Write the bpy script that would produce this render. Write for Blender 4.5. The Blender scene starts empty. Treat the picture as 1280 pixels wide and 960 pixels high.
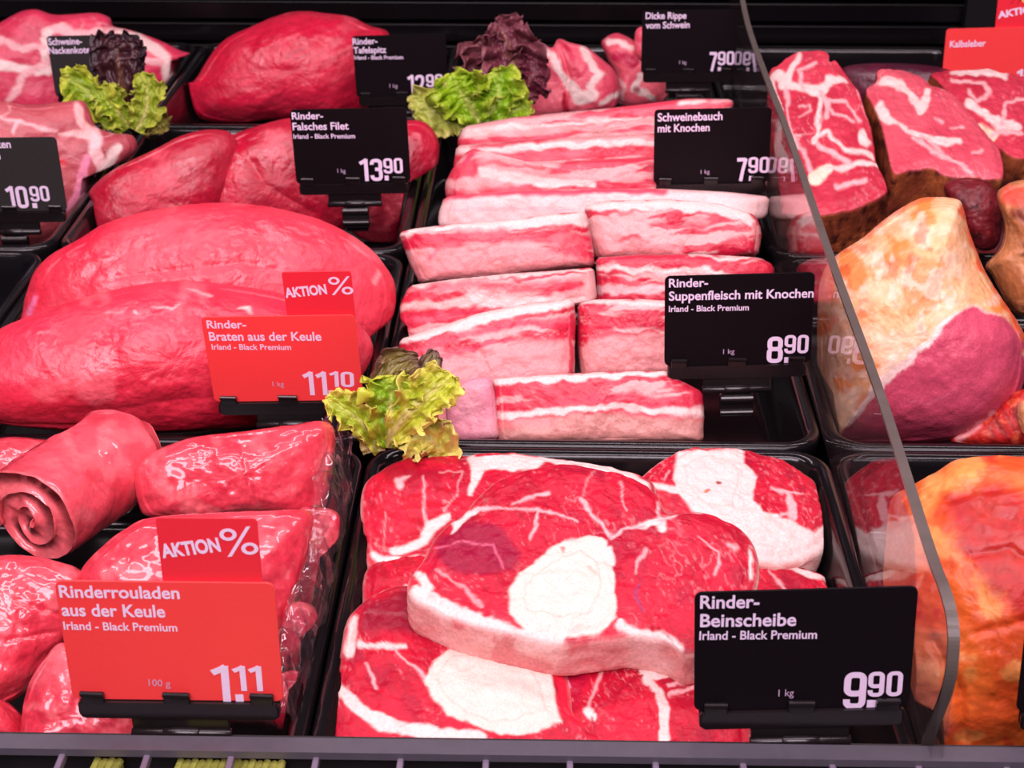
import bpy, math, random
import numpy as np
from mathutils import Vector, Matrix

SC = bpy.context.scene
COL = SC.collection

# ------------------------------------------------------------------ camera, light, exposure
W_PX, H_PX, F_PX = 1280.0, 960.0, 2000.0
PITCH, YAW = math.radians(27.248), math.radians(1.197)
CAM = np.array([0.0, 0.0, 0.45])
cam_data = bpy.data.cameras.new('camera')
cam_data.sensor_width = 36.0
cam_data.lens = 36.0 * F_PX / W_PX
cam_data.clip_start = 0.02
cam_data.dof.use_dof = True
cam_data.dof.focus_distance = 0.80
cam_data.dof.aperture_fstop = 26.0
cam = bpy.data.objects.new('camera', cam_data)
cam.location = CAM
cam.rotation_euler = (math.pi / 2 - PITCH, 0, YAW)
COL.objects.link(cam)
SC.camera = cam

world = bpy.data.worlds.new('world')
world.use_nodes = True
bg = world.node_tree.nodes['Background']
bg.inputs[0].default_value = (0.95, 0.80, 0.90, 1)
bg.inputs[1].default_value = 0.07
SC.world = world

def area(name, loc, target, sx, sy, power, color):
    d = bpy.data.lights.new(name, 'AREA')
    d.shape = 'RECTANGLE'; d.size = sx; d.size_y = sy; d.energy = power; d.color = color
    o = bpy.data.objects.new(name, d)
    o.location = loc
    o.rotation_euler = (Vector(target) - Vector(loc)).to_track_quat('-Z', 'Y').to_euler()
    COL.objects.link(o)
    return o

area('counter_lamp_front', (0.0, 0.40, 0.90), (0, 0.86, 0), 1.7, 0.12, 9.0, (1.0, 0.80, 0.86))
area('counter_lamp_rear', (0.0, 1.05, 0.86), (0, 1.15, 0), 1.8, 0.10, 8.0, (1.0, 0.78, 0.84))
area('customer_side_fill', (-0.1, -0.55, 1.25), (0, 0.80, 0.0), 1.6, 0.5, 30.0, (1.0, 0.82, 0.92))  # added soft fill from the customer side, brightens the upright cards

SC.view_settings.view_transform = 'Standard'
SC.view_settings.look = 'None'
SC.view_settings.gamma = 1.0
SC.view_settings.use_curve_mapping = False
SC.view_settings.exposure = 0.0

# ------------------------------------------------------------------ pixel rays
_F = np.array([-math.sin(YAW) * math.cos(PITCH), math.cos(YAW) * math.cos(PITCH), -math.sin(PITCH)])
_R = np.array([math.cos(YAW), math.sin(YAW), 0.0])
_U = np.cross(_R, _F)

def ray(x, y):
    x = np.asarray(x, float)[..., None]; y = np.asarray(y, float)[..., None]
    return _R * (x - 640) / F_PX - _U * (y - 480) / F_PX + _F

def at_z(x, y, z=0.0):
    d = ray(x, y); return CAM + d * ((z - CAM[2]) / d[..., 2:3])

def at_y(x, y, Y):
    d = ray(x, y); return CAM + d * (Y / d[..., 1:2])

def on_plane(x, y, p0, n):
    d = ray(x, y); t = ((p0 - CAM) @ n) / (d @ n); return CAM + d * t[..., None]

def project(P):
    v = P - CAM
    zc = v @ _F
    return 640 + F_PX * (v @ _R) / zc, 480 - F_PX * (v @ _U) / zc

def unit(v):
    v = np.asarray(v, float); return v / np.linalg.norm(v)

# ------------------------------------------------------------------ noise
def _hash(ix, iy, iz, seed):
    h = (ix.astype(np.int64) * 374761393 + iy.astype(np.int64) * 668265263 + iz.astype(np.int64) * 2147483647 + seed * 974634777) & 0xFFFFFFFF
    h = ((h ^ (h >> 13)) * 1274126177) & 0xFFFFFFFF
    h = ((h ^ (h >> 16)) * 2246822519) & 0xFFFFFFFF
    return ((h ^ (h >> 15)) & 0xFFFFFF) / float(0xFFFFFF)

def vnoise(x, y, z, seed=0):
    x, y, z = np.broadcast_arrays(np.asarray(x, float), np.asarray(y, float), np.asarray(z, float))
    ix, iy, iz = np.floor(x), np.floor(y), np.floor(z)
    fx, fy, fz = x - ix, y - iy, z - iz
    sx, sy, sz = (t * t * t * (t * (t * 6 - 15) + 10) for t in (fx, fy, fz))
    out = 0
    for a in (0, 1):
        for b in (0, 1):
            for c in (0, 1):
                w = (sx if a else 1 - sx) * (sy if b else 1 - sy) * (sz if c else 1 - sz)
                out = out + w * _hash(ix + a, iy + b, iz + c, seed)
    return out * 2 - 1

def fbm(x, y, z, seed=0, octv=3, gain=0.5):
    s, a, t = 0, 1.0, 0
    for o in range(octv):
        s = s + a * vnoise(np.asarray(x) * 2 ** o, np.asarray(y) * 2 ** o, np.asarray(z) * 2 ** o, seed + o * 17)
        t += a; a *= gain
    return s / t

def sstep(a, b, x):
    t = np.clip((x - a) / (b - a), 0, 1); return t * t * (3 - 2 * t)

def C(r, g, b):
    c = np.array([r, g, b]) / 255.0
    return np.where(c <= 0.04045, c / 12.92, ((c + 0.055) / 1.055) ** 2.4)

# ------------------------------------------------------------------ materials
def new_mat(name):
    m = bpy.data.materials.new(name); m.use_nodes = True
    nt = m.node_tree
    return m, nt, nt.nodes['Principled BSDF']

def meat_mat(name, rough=0.38, bump_scale=900, bump=0.25, stretch=(1, 1, 1), coat=0.0, spec=0.5, wrinkle=0.0, wr_scale=60, sss=0.0, gloss_patch=0.0):
    """colour comes from the piece's own muscle/fat attribute, broken up by fine procedural grain and bump"""
    m, nt, b = new_mat(name)
    N, L = nt.nodes, nt.links
    at = N.new('ShaderNodeAttribute'); at.attribute_name = 'Col'
    tc = N.new('ShaderNodeTexCoord')
    mp = N.new('ShaderNodeMapping'); mp.inputs['Scale'].default_value = stretch
    L.new(tc.outputs['Object'], mp.inputs[0])
    n1 = N.new('ShaderNodeTexNoise'); n1.inputs['Scale'].default_value = bump_scale; n1.inputs['Detail'].default_value = 3
    L.new(mp.outputs[0], n1.inputs['Vector'])
    ramp = N.new('ShaderNodeMapRange'); ramp.inputs[1].default_value = 0.3; ramp.inputs[2].default_value = 0.7
    ramp.inputs[3].default_value = 0.86; ramp.inputs[4].default_value = 1.12
    L.new(n1.outputs[0], ramp.inputs[0])
    mx = N.new('ShaderNodeVectorMath'); mx.operation = 'SCALE'
    L.new(at.outputs['Color'], mx.inputs[0]); L.new(ramp.outputs[0], mx.inputs['Scale'])
    L.new(mx.outputs[0], b.inputs['Base Color'])
    bp = N.new('ShaderNodeBump'); bp.inputs['Strength'].default_value = bump; bp.inputs['Distance'].default_value = 0.0012
    L.new(n1.outputs[0], bp.inputs['Height'])
    last = bp
    if wrinkle > 0:
        n2 = N.new('ShaderNodeTexNoise'); n2.inputs['Scale'].default_value = wr_scale; n2.inputs['Detail'].default_value = 5; n2.inputs['Distortion'].default_value = 0.8
        L.new(mp.outputs[0], n2.inputs['Vector'])
        b2 = N.new('ShaderNodeBump'); b2.inputs['Strength'].default_value = wrinkle; b2.inputs['Distance'].default_value = 0.004
        L.new(n2.outputs[0], b2.inputs['Height']); L.new(bp.outputs[0], b2.inputs['Normal'])
        last = b2
    L.new(last.outputs[0], b.inputs['Normal'])
    if gloss_patch > 0:
        n3 = N.new('ShaderNodeTexNoise'); n3.inputs['Scale'].default_value = 26; n3.inputs['Detail'].default_value = 4
        L.new(tc.outputs['Object'], n3.inputs['Vector'])
        r3 = N.new('ShaderNodeMapRange'); r3.inputs[1].default_value = 0.40; r3.inputs[2].default_value = 0.62
        r3.inputs[3].default_value = rough + gloss_patch; r3.inputs[4].default_value = rough
        L.new(n3.outputs[0], r3.inputs[0]); L.new(r3.outputs[0], b.inputs['Roughness'])
    else:
        b.inputs['Roughness'].default_value = rough
    b.inputs['Specular IOR Level'].default_value = spec
    b.inputs['Coat Weight'].default_value = coat; b.inputs['Coat Roughness'].default_value = 0.08
    if sss > 0:
        b.inputs['Subsurface Weight'].default_value = sss
        b.inputs['Subsurface Radius'].default_value = (1.0, 0.35, 0.3); b.inputs['Subsurface Scale'].default_value = 0.004
    return m

def film_wrapped_mat(name):
    """raw meat under tight cling film: crumpled clear coat over the meat colour"""
    m = meat_mat(name, rough=0.4, bump_scale=500, bump=0.15, coat=1.0)
    nt = m.node_tree; N, L = nt.nodes, nt.links
    b = N['Principled BSDF']; b.inputs['Coat Roughness'].default_value = 0.06
    tc = N.new('ShaderNodeTexCoord')
    nz = N.new('ShaderNodeTexNoise'); nz.inputs['Scale'].default_value = 45; nz.inputs['Detail'].default_value = 2
    L.new(tc.outputs['Object'], nz.inputs['Vector'])
    mixv = N.new('ShaderNodeMix'); mixv.data_type = 'VECTOR'; mixv.inputs[0].default_value = 0.02
    L.new(tc.outputs['Object'], mixv.inputs[4]); L.new(nz.outputs['Color'], mixv.inputs[5])
    vo = N.new('ShaderNodeTexVoronoi'); vo.feature = 'F1'; vo.inputs['Scale'].default_value = 48
    L.new(mixv.outputs[1], vo.inputs['Vector'])
    bp = N.new('ShaderNodeBump'); bp.inputs['Strength'].default_value = 0.30; bp.inputs['Distance'].default_value = 0.006
    L.new(vo.outputs['Distance'], bp.inputs['Height'])
    L.new(bp.outputs[0], b.inputs['Coat Normal'])
    return m

def plain_mat(name, color, rough=0.4, spec=0.5, metallic=0.0, noise=0.0, nscale=300, bump=0.0, coat=0.0):
    m, nt, b = new_mat(name)
    N, L = nt.nodes, nt.links
    tc = N.new('ShaderNodeTexCoord')
    nz = N.new('ShaderNodeTexNoise'); nz.inputs['Scale'].default_value = nscale; nz.inputs['Detail'].default_value = 3
    L.new(tc.outputs['Object'], nz.inputs['Vector'])
    mp = N.new('ShaderNodeMapRange'); mp.inputs[3].default_value = 1 - noise; mp.inputs[4].default_value = 1 + noise
    L.new(nz.outputs[0], mp.inputs[0])
    mx = N.new('ShaderNodeVectorMath'); mx.operation = 'SCALE'; mx.inputs[0].default_value = tuple(color)
    L.new(mp.outputs[0], mx.inputs['Scale']); L.new(mx.outputs[0], b.inputs['Base Color'])
    if bump > 0:
        bp = N.new('ShaderNodeBump'); bp.inputs['Strength'].default_value = bump; bp.inputs['Distance'].default_value = 0.001
        L.new(nz.outputs[0], bp.inputs['Height']); L.new(bp.outputs[0], b.inputs['Normal'])
    b.inputs['Roughness'].default_value = rough; b.inputs['Specular IOR Level'].default_value = spec
    b.inputs['Metallic'].default_value = metallic; b.inputs['Coat Weight'].default_value = coat
    return m

def clear_mat(name, tint, ior, rough, base=0.0, haze=None, bump=None):
    """thin clear sheet: see-through, mirrors more at grazing angles"""
    m = bpy.data.materials.new(name); m.use_nodes = True
    nt = m.node_tree; N, L = nt.nodes, nt.links
    N.remove(N['Principled BSDF'])
    out = N['Material Output']
    t = N.new('ShaderNodeBsdfTransparent'); t.inputs[0].default_value = (*tint, 1)
    g = N.new('ShaderNodeBsdfGlossy'); g.inputs['Roughness'].default_value = rough
    fr = N.new('ShaderNodeFresnel'); fr.inputs[0].default_value = ior
    ad = N.new('ShaderNodeMath'); ad.operation = 'ADD'; ad.use_clamp = True; ad.inputs[1].default_value = base
    geo = N.new('ShaderNodeNewGeometry'); iq = N.new('ShaderNodeMix'); iq.inputs[2].default_value = ior; iq.inputs[3].default_value = 1.0 / ior
    L.new(geo.outputs['Backfacing'], iq.inputs[0]); L.new(iq.outputs[0], fr.inputs[0])   # same reflectance on entering and on leaving the sheet
    L.new(fr.outputs[0], ad.inputs[0])
    mx = N.new('ShaderNodeMixShader'); L.new(ad.outputs[0], mx.inputs[0]); L.new(t.outputs[0], mx.inputs[1]); L.new(g.outputs[0], mx.inputs[2])
    last = mx
    if haze:
        df = N.new('ShaderNodeBsdfDiffuse'); df.inputs[0].default_value = (*haze[:3], 1)
        m2 = N.new('ShaderNodeMixShader'); m2.inputs[0].default_value = haze[3]
        L.new(mx.outputs[0], m2.inputs[1]); L.new(df.outputs[0], m2.inputs[2]); last = m2
    if bump:
        tc = N.new('ShaderNodeTexCoord'); nz = N.new('ShaderNodeTexVoronoi'); nz.inputs['Scale'].default_value = bump[0]
        L.new(tc.outputs['Object'], nz.inputs['Vector'])
        bp = N.new('ShaderNodeBump'); bp.inputs['Strength'].default_value = bump[1]; bp.inputs['Distance'].default_value = 0.006
        L.new(nz.outputs['Distance'], bp.inputs['Height']); L.new(bp.outputs[0], g.inputs['Normal']); L.new(bp.outputs[0], fr.inputs['Normal'])
    L.new(last.outputs[0], out.inputs[0])
    return m

MAT = {
    'cut': meat_mat('cut_meat', rough=0.38, bump_scale=620, bump=0.30, spec=0.3),
    'roast': meat_mat('roast_surface', rough=0.27, bump_scale=330, bump=0.34, wrinkle=0.24, wr_scale=95, gloss_patch=0.28, spec=0.75),
    'fatcut': meat_mat('marbled_meat', rough=0.42, bump_scale=700, bump=0.18, wrinkle=0.06, wr_scale=90),
    'bone': meat_mat('sawn_bone', rough=0.5, bump_scale=1200, bump=0.15),
    'smoked': meat_mat('smoked_fat', rough=0.42, bump_scale=260, bump=0.45, wrinkle=0.25, wr_scale=80),
    'glazed': meat_mat('glazed_meat', rough=0.34, bump_scale=240, bump=0.35, wrinkle=0.25, wr_scale=55, gloss_patch=0.2),
    'bark': meat_mat('dark_bark', rough=0.45, bump_scale=160, bump=0.9, wrinkle=0.6, wr_scale=60),
    'film_meat': film_wrapped_mat('film_wrapped_meat'),
    'leaf': meat_mat('lettuce_leaf', rough=0.42, bump_scale=260, bump=0.5),
    'tray': plain_mat('black_tray_plastic', (0.006, 0.005, 0.006), rough=0.14, spec=0.4, nscale=900, noise=0.2, bump=0.03),
    'deck': plain_mat('counter_deck', (0.006, 0.005, 0.006), rough=0.35),
    'wallslat': plain_mat('black_slat_panel', (0.003, 0.0022, 0.003), rough=0.25, spec=0.5, nscale=120, noise=0.3),
    'black_card': plain_mat('black_card', (0.006, 0.0035, 0.005), rough=0.5, spec=0.12, nscale=700, noise=0.2),
    'grey_card': plain_mat('faded_black_card', (0.030, 0.027, 0.026), rough=0.5, spec=0.25, nscale=700, noise=0.2),
    'red_card': plain_mat('red_card', tuple(C(251, 66, 68)), rough=0.42, nscale=500, noise=0.03),
    'red_topper': plain_mat('red_topper', tuple(C(240, 42, 60)), rough=0.42, nscale=500, noise=0.03),
    'print': plain_mat('lilac_white_print', tuple(C(242, 218, 246)), rough=0.6, nscale=500, noise=0.04),
    'print_small': plain_mat('dim_print', tuple(C(200, 170, 200)), rough=0.6),
    'yellow_print': plain_mat('yellow_print', tuple(C(250, 205, 110)), rough=0.6),
    'holder': plain_mat('holder_plastic', (0.010, 0.007, 0.008), rough=0.22, nscale=600, noise=0.3, bump=0.05),
    'edge': plain_mat('polished_pane_edge', (0.105, 0.085, 0.075), rough=0.35, nscale=80, noise=0.25),
    'rail': plain_mat('grey_rail', (0.085, 0.075, 0.095), rough=0.3, nscale=200, noise=0.15),
    'bar': plain_mat('lilac_grey_bar', (0.16, 0.125, 0.18), rough=0.4, nscale=200, noise=0.15),
    'pit': plain_mat('dark_pit', (0.010, 0.007, 0.009), rough=0.5),
    'reflection_tint': plain_mat('yellow_green_reflection', tuple(C(190, 190, 90)), rough=0.7, nscale=260, noise=0.5, bump=0.6),  # colour stands in for a yellow-green reflection
    'pane': clear_mat('clear_divider_pane', (0.97, 0.96, 0.96), 1.25, 0.0, base=0.0, haze=(0.25, 0.19, 0.2, 0.03)),
    'film': clear_mat('crumpled_film', (0.93, 0.90, 0.93), 1.5, 0.10, base=0.05, haze=(0.5, 0.36, 0.42, 0.05), bump=(60, 0.8)),
}

# ------------------------------------------------------------------ objects
def raw_mesh(name, V, quads=None, tris=None, col=None, smooth=True):
    me = bpy.data.meshes.new(name)
    V = np.asarray(V, np.float32)
    lv, ls, k = [], [], 0
    if quads is not None and len(quads):
        q = np.asarray(quads, np.int32); lv.append(q.ravel()); ls.append(np.arange(len(q)) * 4 + k); k += len(q) * 4
    if tris is not None and len(tris):
        t = np.asarray(tris, np.int32); lv.append(t.ravel()); ls.append(np.arange(len(t)) * 3 + k); k += len(t) * 3
    lv = np.concatenate(lv); ls = np.concatenate(ls)
    me.vertices.add(len(V)); me.vertices.foreach_set('co', V.ravel())
    me.loops.add(len(lv)); me.loops.foreach_set('vertex_index', lv.astype(np.int32))
    me.polygons.add(len(ls)); me.polygons.foreach_set('loop_start', ls.astype(np.int32))
    me.update(calc_edges=True)
    me.validate()
    if smooth:
        me.polygons.foreach_set('use_smooth', np.ones(len(me.polygons), bool))
    else:
        me.polygons.foreach_set('use_smooth', np.zeros(len(me.polygons), bool))
    if col is not None:
        a = me.attributes.new('Col', 'FLOAT_COLOR', 'POINT')
        c4 = np.ones((len(V), 4), np.float32); c4[:, :3] = np.clip(col, 0, 1)
        a.data.foreach_set('color', c4.ravel())
    return me

def tag(o, label=None, cat=None, group=None, kind=None):
    if label: o['label'] = label
    if cat: o['category'] = cat
    if group: o['group'] = group
    if kind: o['kind'] = kind
    return o

def link(name, me, mat, parent=None, loc=(0, 0, 0)):
    o = bpy.data.objects.new(name, me)
    if mat is not None:
        me.materials.clear(); me.materials.append(MAT[mat] if isinstance(mat, str) else mat)
    o.location = loc
    if parent is not None: o.parent = parent
    COL.objects.link(o)
    return o

def empty(name, loc, label, cat, group=None, rot=(0, 0, 0)):
    o = bpy.data.objects.new(name, None); o.location = loc; o.rotation_euler = rot
    o.empty_display_size = 0.02
    COL.objects.link(o)
    return tag(o, label, cat, group)

class MB:
    """collects boxes and bars into one mesh"""
    def __init__(s): s.V, s.Q, s.T = [], [], []
    def add(s, V, Q=(), T=()):
        k = len(s.V); s.V += [tuple(v) for v in V]; s.Q += [tuple(i + k for i in q) for q in Q]; s.T += [tuple(i + k for i in t) for t in T]
    def box(s, a, b, M=None):
        (x0, y0, z0), (x1, y1, z1) = a, b
        V = [(x0, y0, z0), (x1, y0, z0), (x1, y1, z0), (x0, y1, z0), (x0, y0, z1), (x1, y0, z1), (x1, y1, z1), (x0, y1, z1)]
        if M is not None: V = [tuple(M @ Vector(v)) for v in V]
        s.add(V, [(0, 3, 2, 1), (4, 5, 6, 7), (0, 1, 5, 4), (1, 2, 6, 5), (2, 3, 7, 6), (3, 0, 4, 7)])
    def rbox(s, a, b, r=0.0006, seg=2):
        """box with rounded long edges in the x-z outline and bevelled front"""
        (x0, y0, z0), (x1, y1, z1) = a, b
        s.prism(rrect(x0, z0, x1, z1, r, seg + 1), y0, y1, min(r * 0.6, (y1 - y0) * 0.3))
    def prism(s, pts, y0, y1, bev=0.0):
        n = len(pts); cx = sum(p[0] for p in pts) / n; cz = sum(p[1] for p in pts) / n
        def ring(y, k): return [(cx + (p[0] - cx) * k, y, cz + (p[1] - cz) * k) for p in pts]
        ext = max(max(abs(p[0] - cx), abs(p[1] - cz)) for p in pts); kk = 1 - bev / ext if bev else 1
        rings = ([ring(y0, kk)] if bev else []) + [ring(y0 + bev, 1), ring(y1 - bev, 1)] + ([ring(y1, kk)] if bev else [])
        V = [v for r_ in rings for v in r_]; Q, T = [], []
        for k in range(len(rings) - 1):
            for i in range(n):
                j = (i + 1) % n; Q.append((k * n + i, k * n + j, (k + 1) * n + j, (k + 1) * n + i))
        V += [(cx, y0, cz), (cx, y1, cz)]; a = len(V) - 2; l = (len(rings) - 1) * n
        for i in range(n):
            j = (i + 1) % n; T.append((a, j, i)); T.append((a + 1, l + i, l + j))
        s.add(V, Q, T)
    def cyl(s, a, b, r, seg=14):
        a, b = np.array(a, float), np.array(b, float); d = unit(b - a)
        u = unit(np.cross(d, [0, 0, 1] if abs(d[2]) < .9 else [1, 0, 0])); w = np.cross(d, u)
        V = []
        for P, k in ((a, .8), (a + d * r * .2, 1), (b - d * r * .2, 1), (b, .8)):
            V += [tuple(P + r * k * (u * math.cos(2 * math.pi * i / seg) + w * math.sin(2 * math.pi * i / seg))) for i in range(seg)]
        Q = [(k * seg + i, k * seg + (i + 1) % seg, (k + 1) * seg + (i + 1) % seg, (k + 1) * seg + i) for k in range(3) for i in range(seg)]
        V += [tuple(a), tuple(b)]; c = 4 * seg
        T = [(c, (i + 1) % seg, i) for i in range(seg)] + [(c + 1, 3 * seg + i, 3 * seg + (i + 1) % seg) for i in range(seg)]
        s.add(V, Q, T)
    def build(s, name, mat, parent=None, smooth=False, loc=(0, 0, 0)):
        return link(name, raw_mesh(name, s.V, s.Q, s.T, smooth=smooth), mat, parent, loc)

def rrect(x0, z0, x1, z1, r, seg=5):
    pts = []
    for cx, cz, a0 in ((x1 - r, z0 + r, -90), (x1 - r, z1 - r, 0), (x0 + r, z1 - r, 90), (x0 + r, z0 + r, 180)):
        for k in range(seg + 1):
            a = math.radians(a0 + 90 * k / seg); pts.append((cx + r * math.cos(a), cz + r * math.sin(a)))
    return pts

# ------------------------------------------------------------------ painting of muscle, fat and bone
def seg_field(x, y, pts):
    """signed distance (in photo pixels) to a tapering poly-line: negative inside"""
    best = np.full(x.shape, 1e9)
    if len(pts) == 1: pts = [pts[0], (pts[0][0] + .01, pts[0][1], pts[0][2])]
    for (x0, y0, w0), (x1, y1, w1) in zip(pts[:-1], pts[1:]):
        dx, dy = x1 - x0, y1 - y0; L2 = dx * dx + dy * dy + 1e-9
        t = np.clip(((x - x0) * dx + (y - y0) * dy) / L2, 0, 1)
        d = np.hypot(x - x0 - t * dx, y - y0 - t * dy) - (w0 + (w1 - w0) * t)
        best = np.minimum(best, d)
    return best

def poly_field(x, y, pts):
    n = len(pts); d = np.full(x.shape, 1e9); ins = np.zeros(x.shape, bool)
    for i in range(n):
        x0, y0 = pts[i]; x1, y1 = pts[(i + 1) % n]
        dx, dy = x1 - x0, y1 - y0; L2 = dx * dx + dy * dy + 1e-9
        t = np.clip(((x - x0) * dx + (y - y0) * dy) / L2, 0, 1)
        d = np.minimum(d, np.hypot(x - x0 - t * dx, y - y0 - t * dy))
        c = ((y0 > y) != (y1 > y)) & (x < (x1 - x0) * (y - y0) / (y1 - y0 + 1e-12) + x0)
        ins ^= c
    return np.where(ins, -d, d)

FATC = C(250, 226, 220)
def paint(x, y, spec, seed):
    """x, y: where on the cut face (photo pixel units); returns linear colour"""
    sc = spec.get('grain', 1.0)
    base, base2 = spec.get('lean', C(205, 32, 58)), spec.get('lean2', C(176, 20, 48))
    wa = spec.get('warp', 4.0)
    xw = x + wa * fbm(x / 22 / sc, y / 22 / sc, seed * 3.1, seed, 3) + wa * .38 * fbm(x / 8, y / 8, seed * 1.7, seed + 9, 2)
    yw = y + wa * fbm(x / 22 / sc, y / 22 / sc, seed * 5.3, seed + 31, 3) + wa * .38 * fbm(x / 8, y / 8, seed * 2.7, seed + 19, 2)
    t = sstep(-.45, .45, fbm(x / 45 / sc, y / 45 / sc, seed * 1.3, seed + 3, 3))[:, None]
    col = base * (1 - t) + base2 * t
    a = math.radians(spec.get('fib', 20)); fu, fv = (x * math.cos(a) + y * math.sin(a)), (-x * math.sin(a) + y * math.cos(a))
    fb = fbm(fu / 26, fv / 3.2, seed * .7, seed + 5, 2)
    col = col * (1 + spec.get('fibamp', .12) * fb[:, None])
    fatc = spec.get('fat', FATC)
    mb = spec.get('marble', 0)
    if mb > 0:
        ms = spec.get('mscale', 26); mst = spec.get('mstretch', 2.0)
        n = np.abs(fbm(fu / ms / mst, fv / ms, seed * 2.2, seed + 40, 3))
        gate = sstep(-.1, .5, fbm(x / 60, y / 60, seed * .3, seed + 50, 2))
        k = (1 - sstep(0, .07, n)) * gate * mb
        col = col * (1 - k[:, None]) + fatc * k[:, None]
    fl = spec.get('fleck', 0)
    if fl > 0:
        n = fbm(fu / 5, fv / 2.2, seed * 8.8, seed + 44, 2)
        k = (sstep(.34, .6, n) * sstep(-.25, .35, fbm(x / 28, y / 28, seed * 2.8, seed + 45, 2)) * fl)[:, None]
        col = col * (1 - k) + fatc * k
    if spec.get('streak'):
        # long wavy fat / lean layers (belly, short rib); (angle, period px, fat share, softness, amount)
        ang, per, share, soft, amt = spec['streak']
        a = math.radians(ang); su, sv = xw * math.cos(a) + yw * math.sin(a), -xw * math.sin(a) + yw * math.cos(a)
        n = fbm(su / (per * 7), sv / per, seed * 4.4, seed + 60, 3)
        k = sstep(-soft, soft, n - (0.5 - share)) * amt
        tint = fatc * (1 + .05 * fbm(su / 30, sv / 5, 3.3, seed + 61, 2)[:, None])
        col = col * (1 - k[:, None]) + tint * k[:, None]
    if spec.get('blotch'):
        for (c, s, th, amt) in spec['blotch']:
            n = fbm(x / s, y / s, seed * 6.1, seed + int(s) + 90, 4)
            k = sstep(th, th + .22, n) * amt
            col = col * (1 - k[:, None]) + c * k[:, None]
    for L in spec.get('layers', ()):
        kind, pts, c = L[0], L[1], L[2]
        soft = L[3] if len(L) > 3 else 2.0
        amt = L[4] if len(L) > 4 else 1.0
        d = seg_field(xw, yw, pts) if kind == 'l' else poly_field(xw, yw, pts)
        k = (1 - sstep(-soft, soft, d)) * amt
        cc = c * (1 + .07 * fbm(x / 9, y / 9, seed * 1.1, seed + 77, 3)[:, None])
        col = col * (1 - k[:, None]) + cc * k[:, None]
    return col

# ------------------------------------------------------------------ outlines
def smooth_closed(pts, n, sharp=False):
    P = np.array(pts, float); m = len(P)
    if sharp:
        # cut each corner a little, keep the sides straight
        Q = []
        for i in range(m):
            p, a, b = P[i], P[i - 1], P[(i + 1) % m]
            for q in (a, b):
                l = np.linalg.norm(q - p); Q.append(p + (q - p) * min(.25, 4.0 / max(l, 1e-6)))
        out = np.array(Q)
    else:
        out = []
        for i in range(m):
            p0, p1, p2, p3 = P[i - 1], P[i], P[(i + 1) % m], P[(i + 2) % m]
            for k in range(10):
                t = k / 10
                out.append(.5 * ((2 * p1) + (-p0 + p2) * t + (2 * p0 - 5 * p1 + 4 * p2 - p3) * t * t + (-p0 + 3 * p1 - 3 * p2 + p3) * t ** 3))
        out = np.array(out)
    d = np.linalg.norm(np.roll(out, -1, 0) - out, axis=1); s = np.concatenate([[0], np.cumsum(d)])
    loop = np.vstack([out, out[:1]]); u = np.linspace(0, s[-1], n, endpoint=False)
    return np.stack([np.interp(u, s, loop[:, 0]), np.interp(u, s, loop[:, 1])], 1)

def area_centroid(P):
    x, y = P[:, 0], P[:, 1]; x2, y2 = np.roll(x, -1), np.roll(y, -1)
    c = x * y2 - x2 * y; A = c.sum() / 2
    return np.array([((x + x2) * c).sum() / (6 * A), ((y + y2) * c).sum() / (6 * A)])

def ring_faces(R, N):
    i = np.arange(N); j = (i + 1) % N
    q = [np.stack([k * N + i, k * N + j, (k + 1) * N + j, (k + 1) * N + i], 1) for k in range(R - 1)]
    return np.concatenate(q)

def finish_piece(name, V, Q, T, col, px, py, mat, label, cat, group, parts, parent=None):
    base = np.array([V[:, 0].mean(), V[:, 1].mean(), V[:, 2].min()])
    V = V - base
    part_polys = parts or []
    if not part_polys:
        o = link(name, raw_mesh(name, V, Q, T, col), mat, parent, base)
        return tag(o, label, cat, group)
    # split faces into the main body and the named parts
    own_q = np.zeros(len(Q), int); own_t = np.zeros(len(T), int)
    for k, (pn, test, pm) in enumerate(part_polys, 1):
        ins = test(px, py) if callable(test) else poly_field(px, py, test) < 0
        own_q[(ins[Q].sum(1) >= 2) & (own_q == 0)] = k
        own_t[(ins[T].sum(1) >= 2) & (own_t == 0)] = k
    def sub(k):
        q, t = Q[own_q == k], T[own_t == k]
        used = np.unique(np.concatenate([q.ravel(), t.ravel()])); mp = np.zeros(len(V), int); mp[used] = np.arange(len(used))
        return V[used], mp[q], mp[t], col[used]
    v, q, t, c = sub(0)
    root = tag(link(name, raw_mesh(name, v, q, t, c), mat, parent, base), label, cat, group)
    for k, (pn, test, pm) in enumerate(part_polys, 1):
        if (own_q == k).sum() + (own_t == k).sum() == 0: continue
        v, q, t, c = sub(k)
        link(pn, raw_mesh(pn, v, q, t, c), pm, root)
    return root

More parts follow.
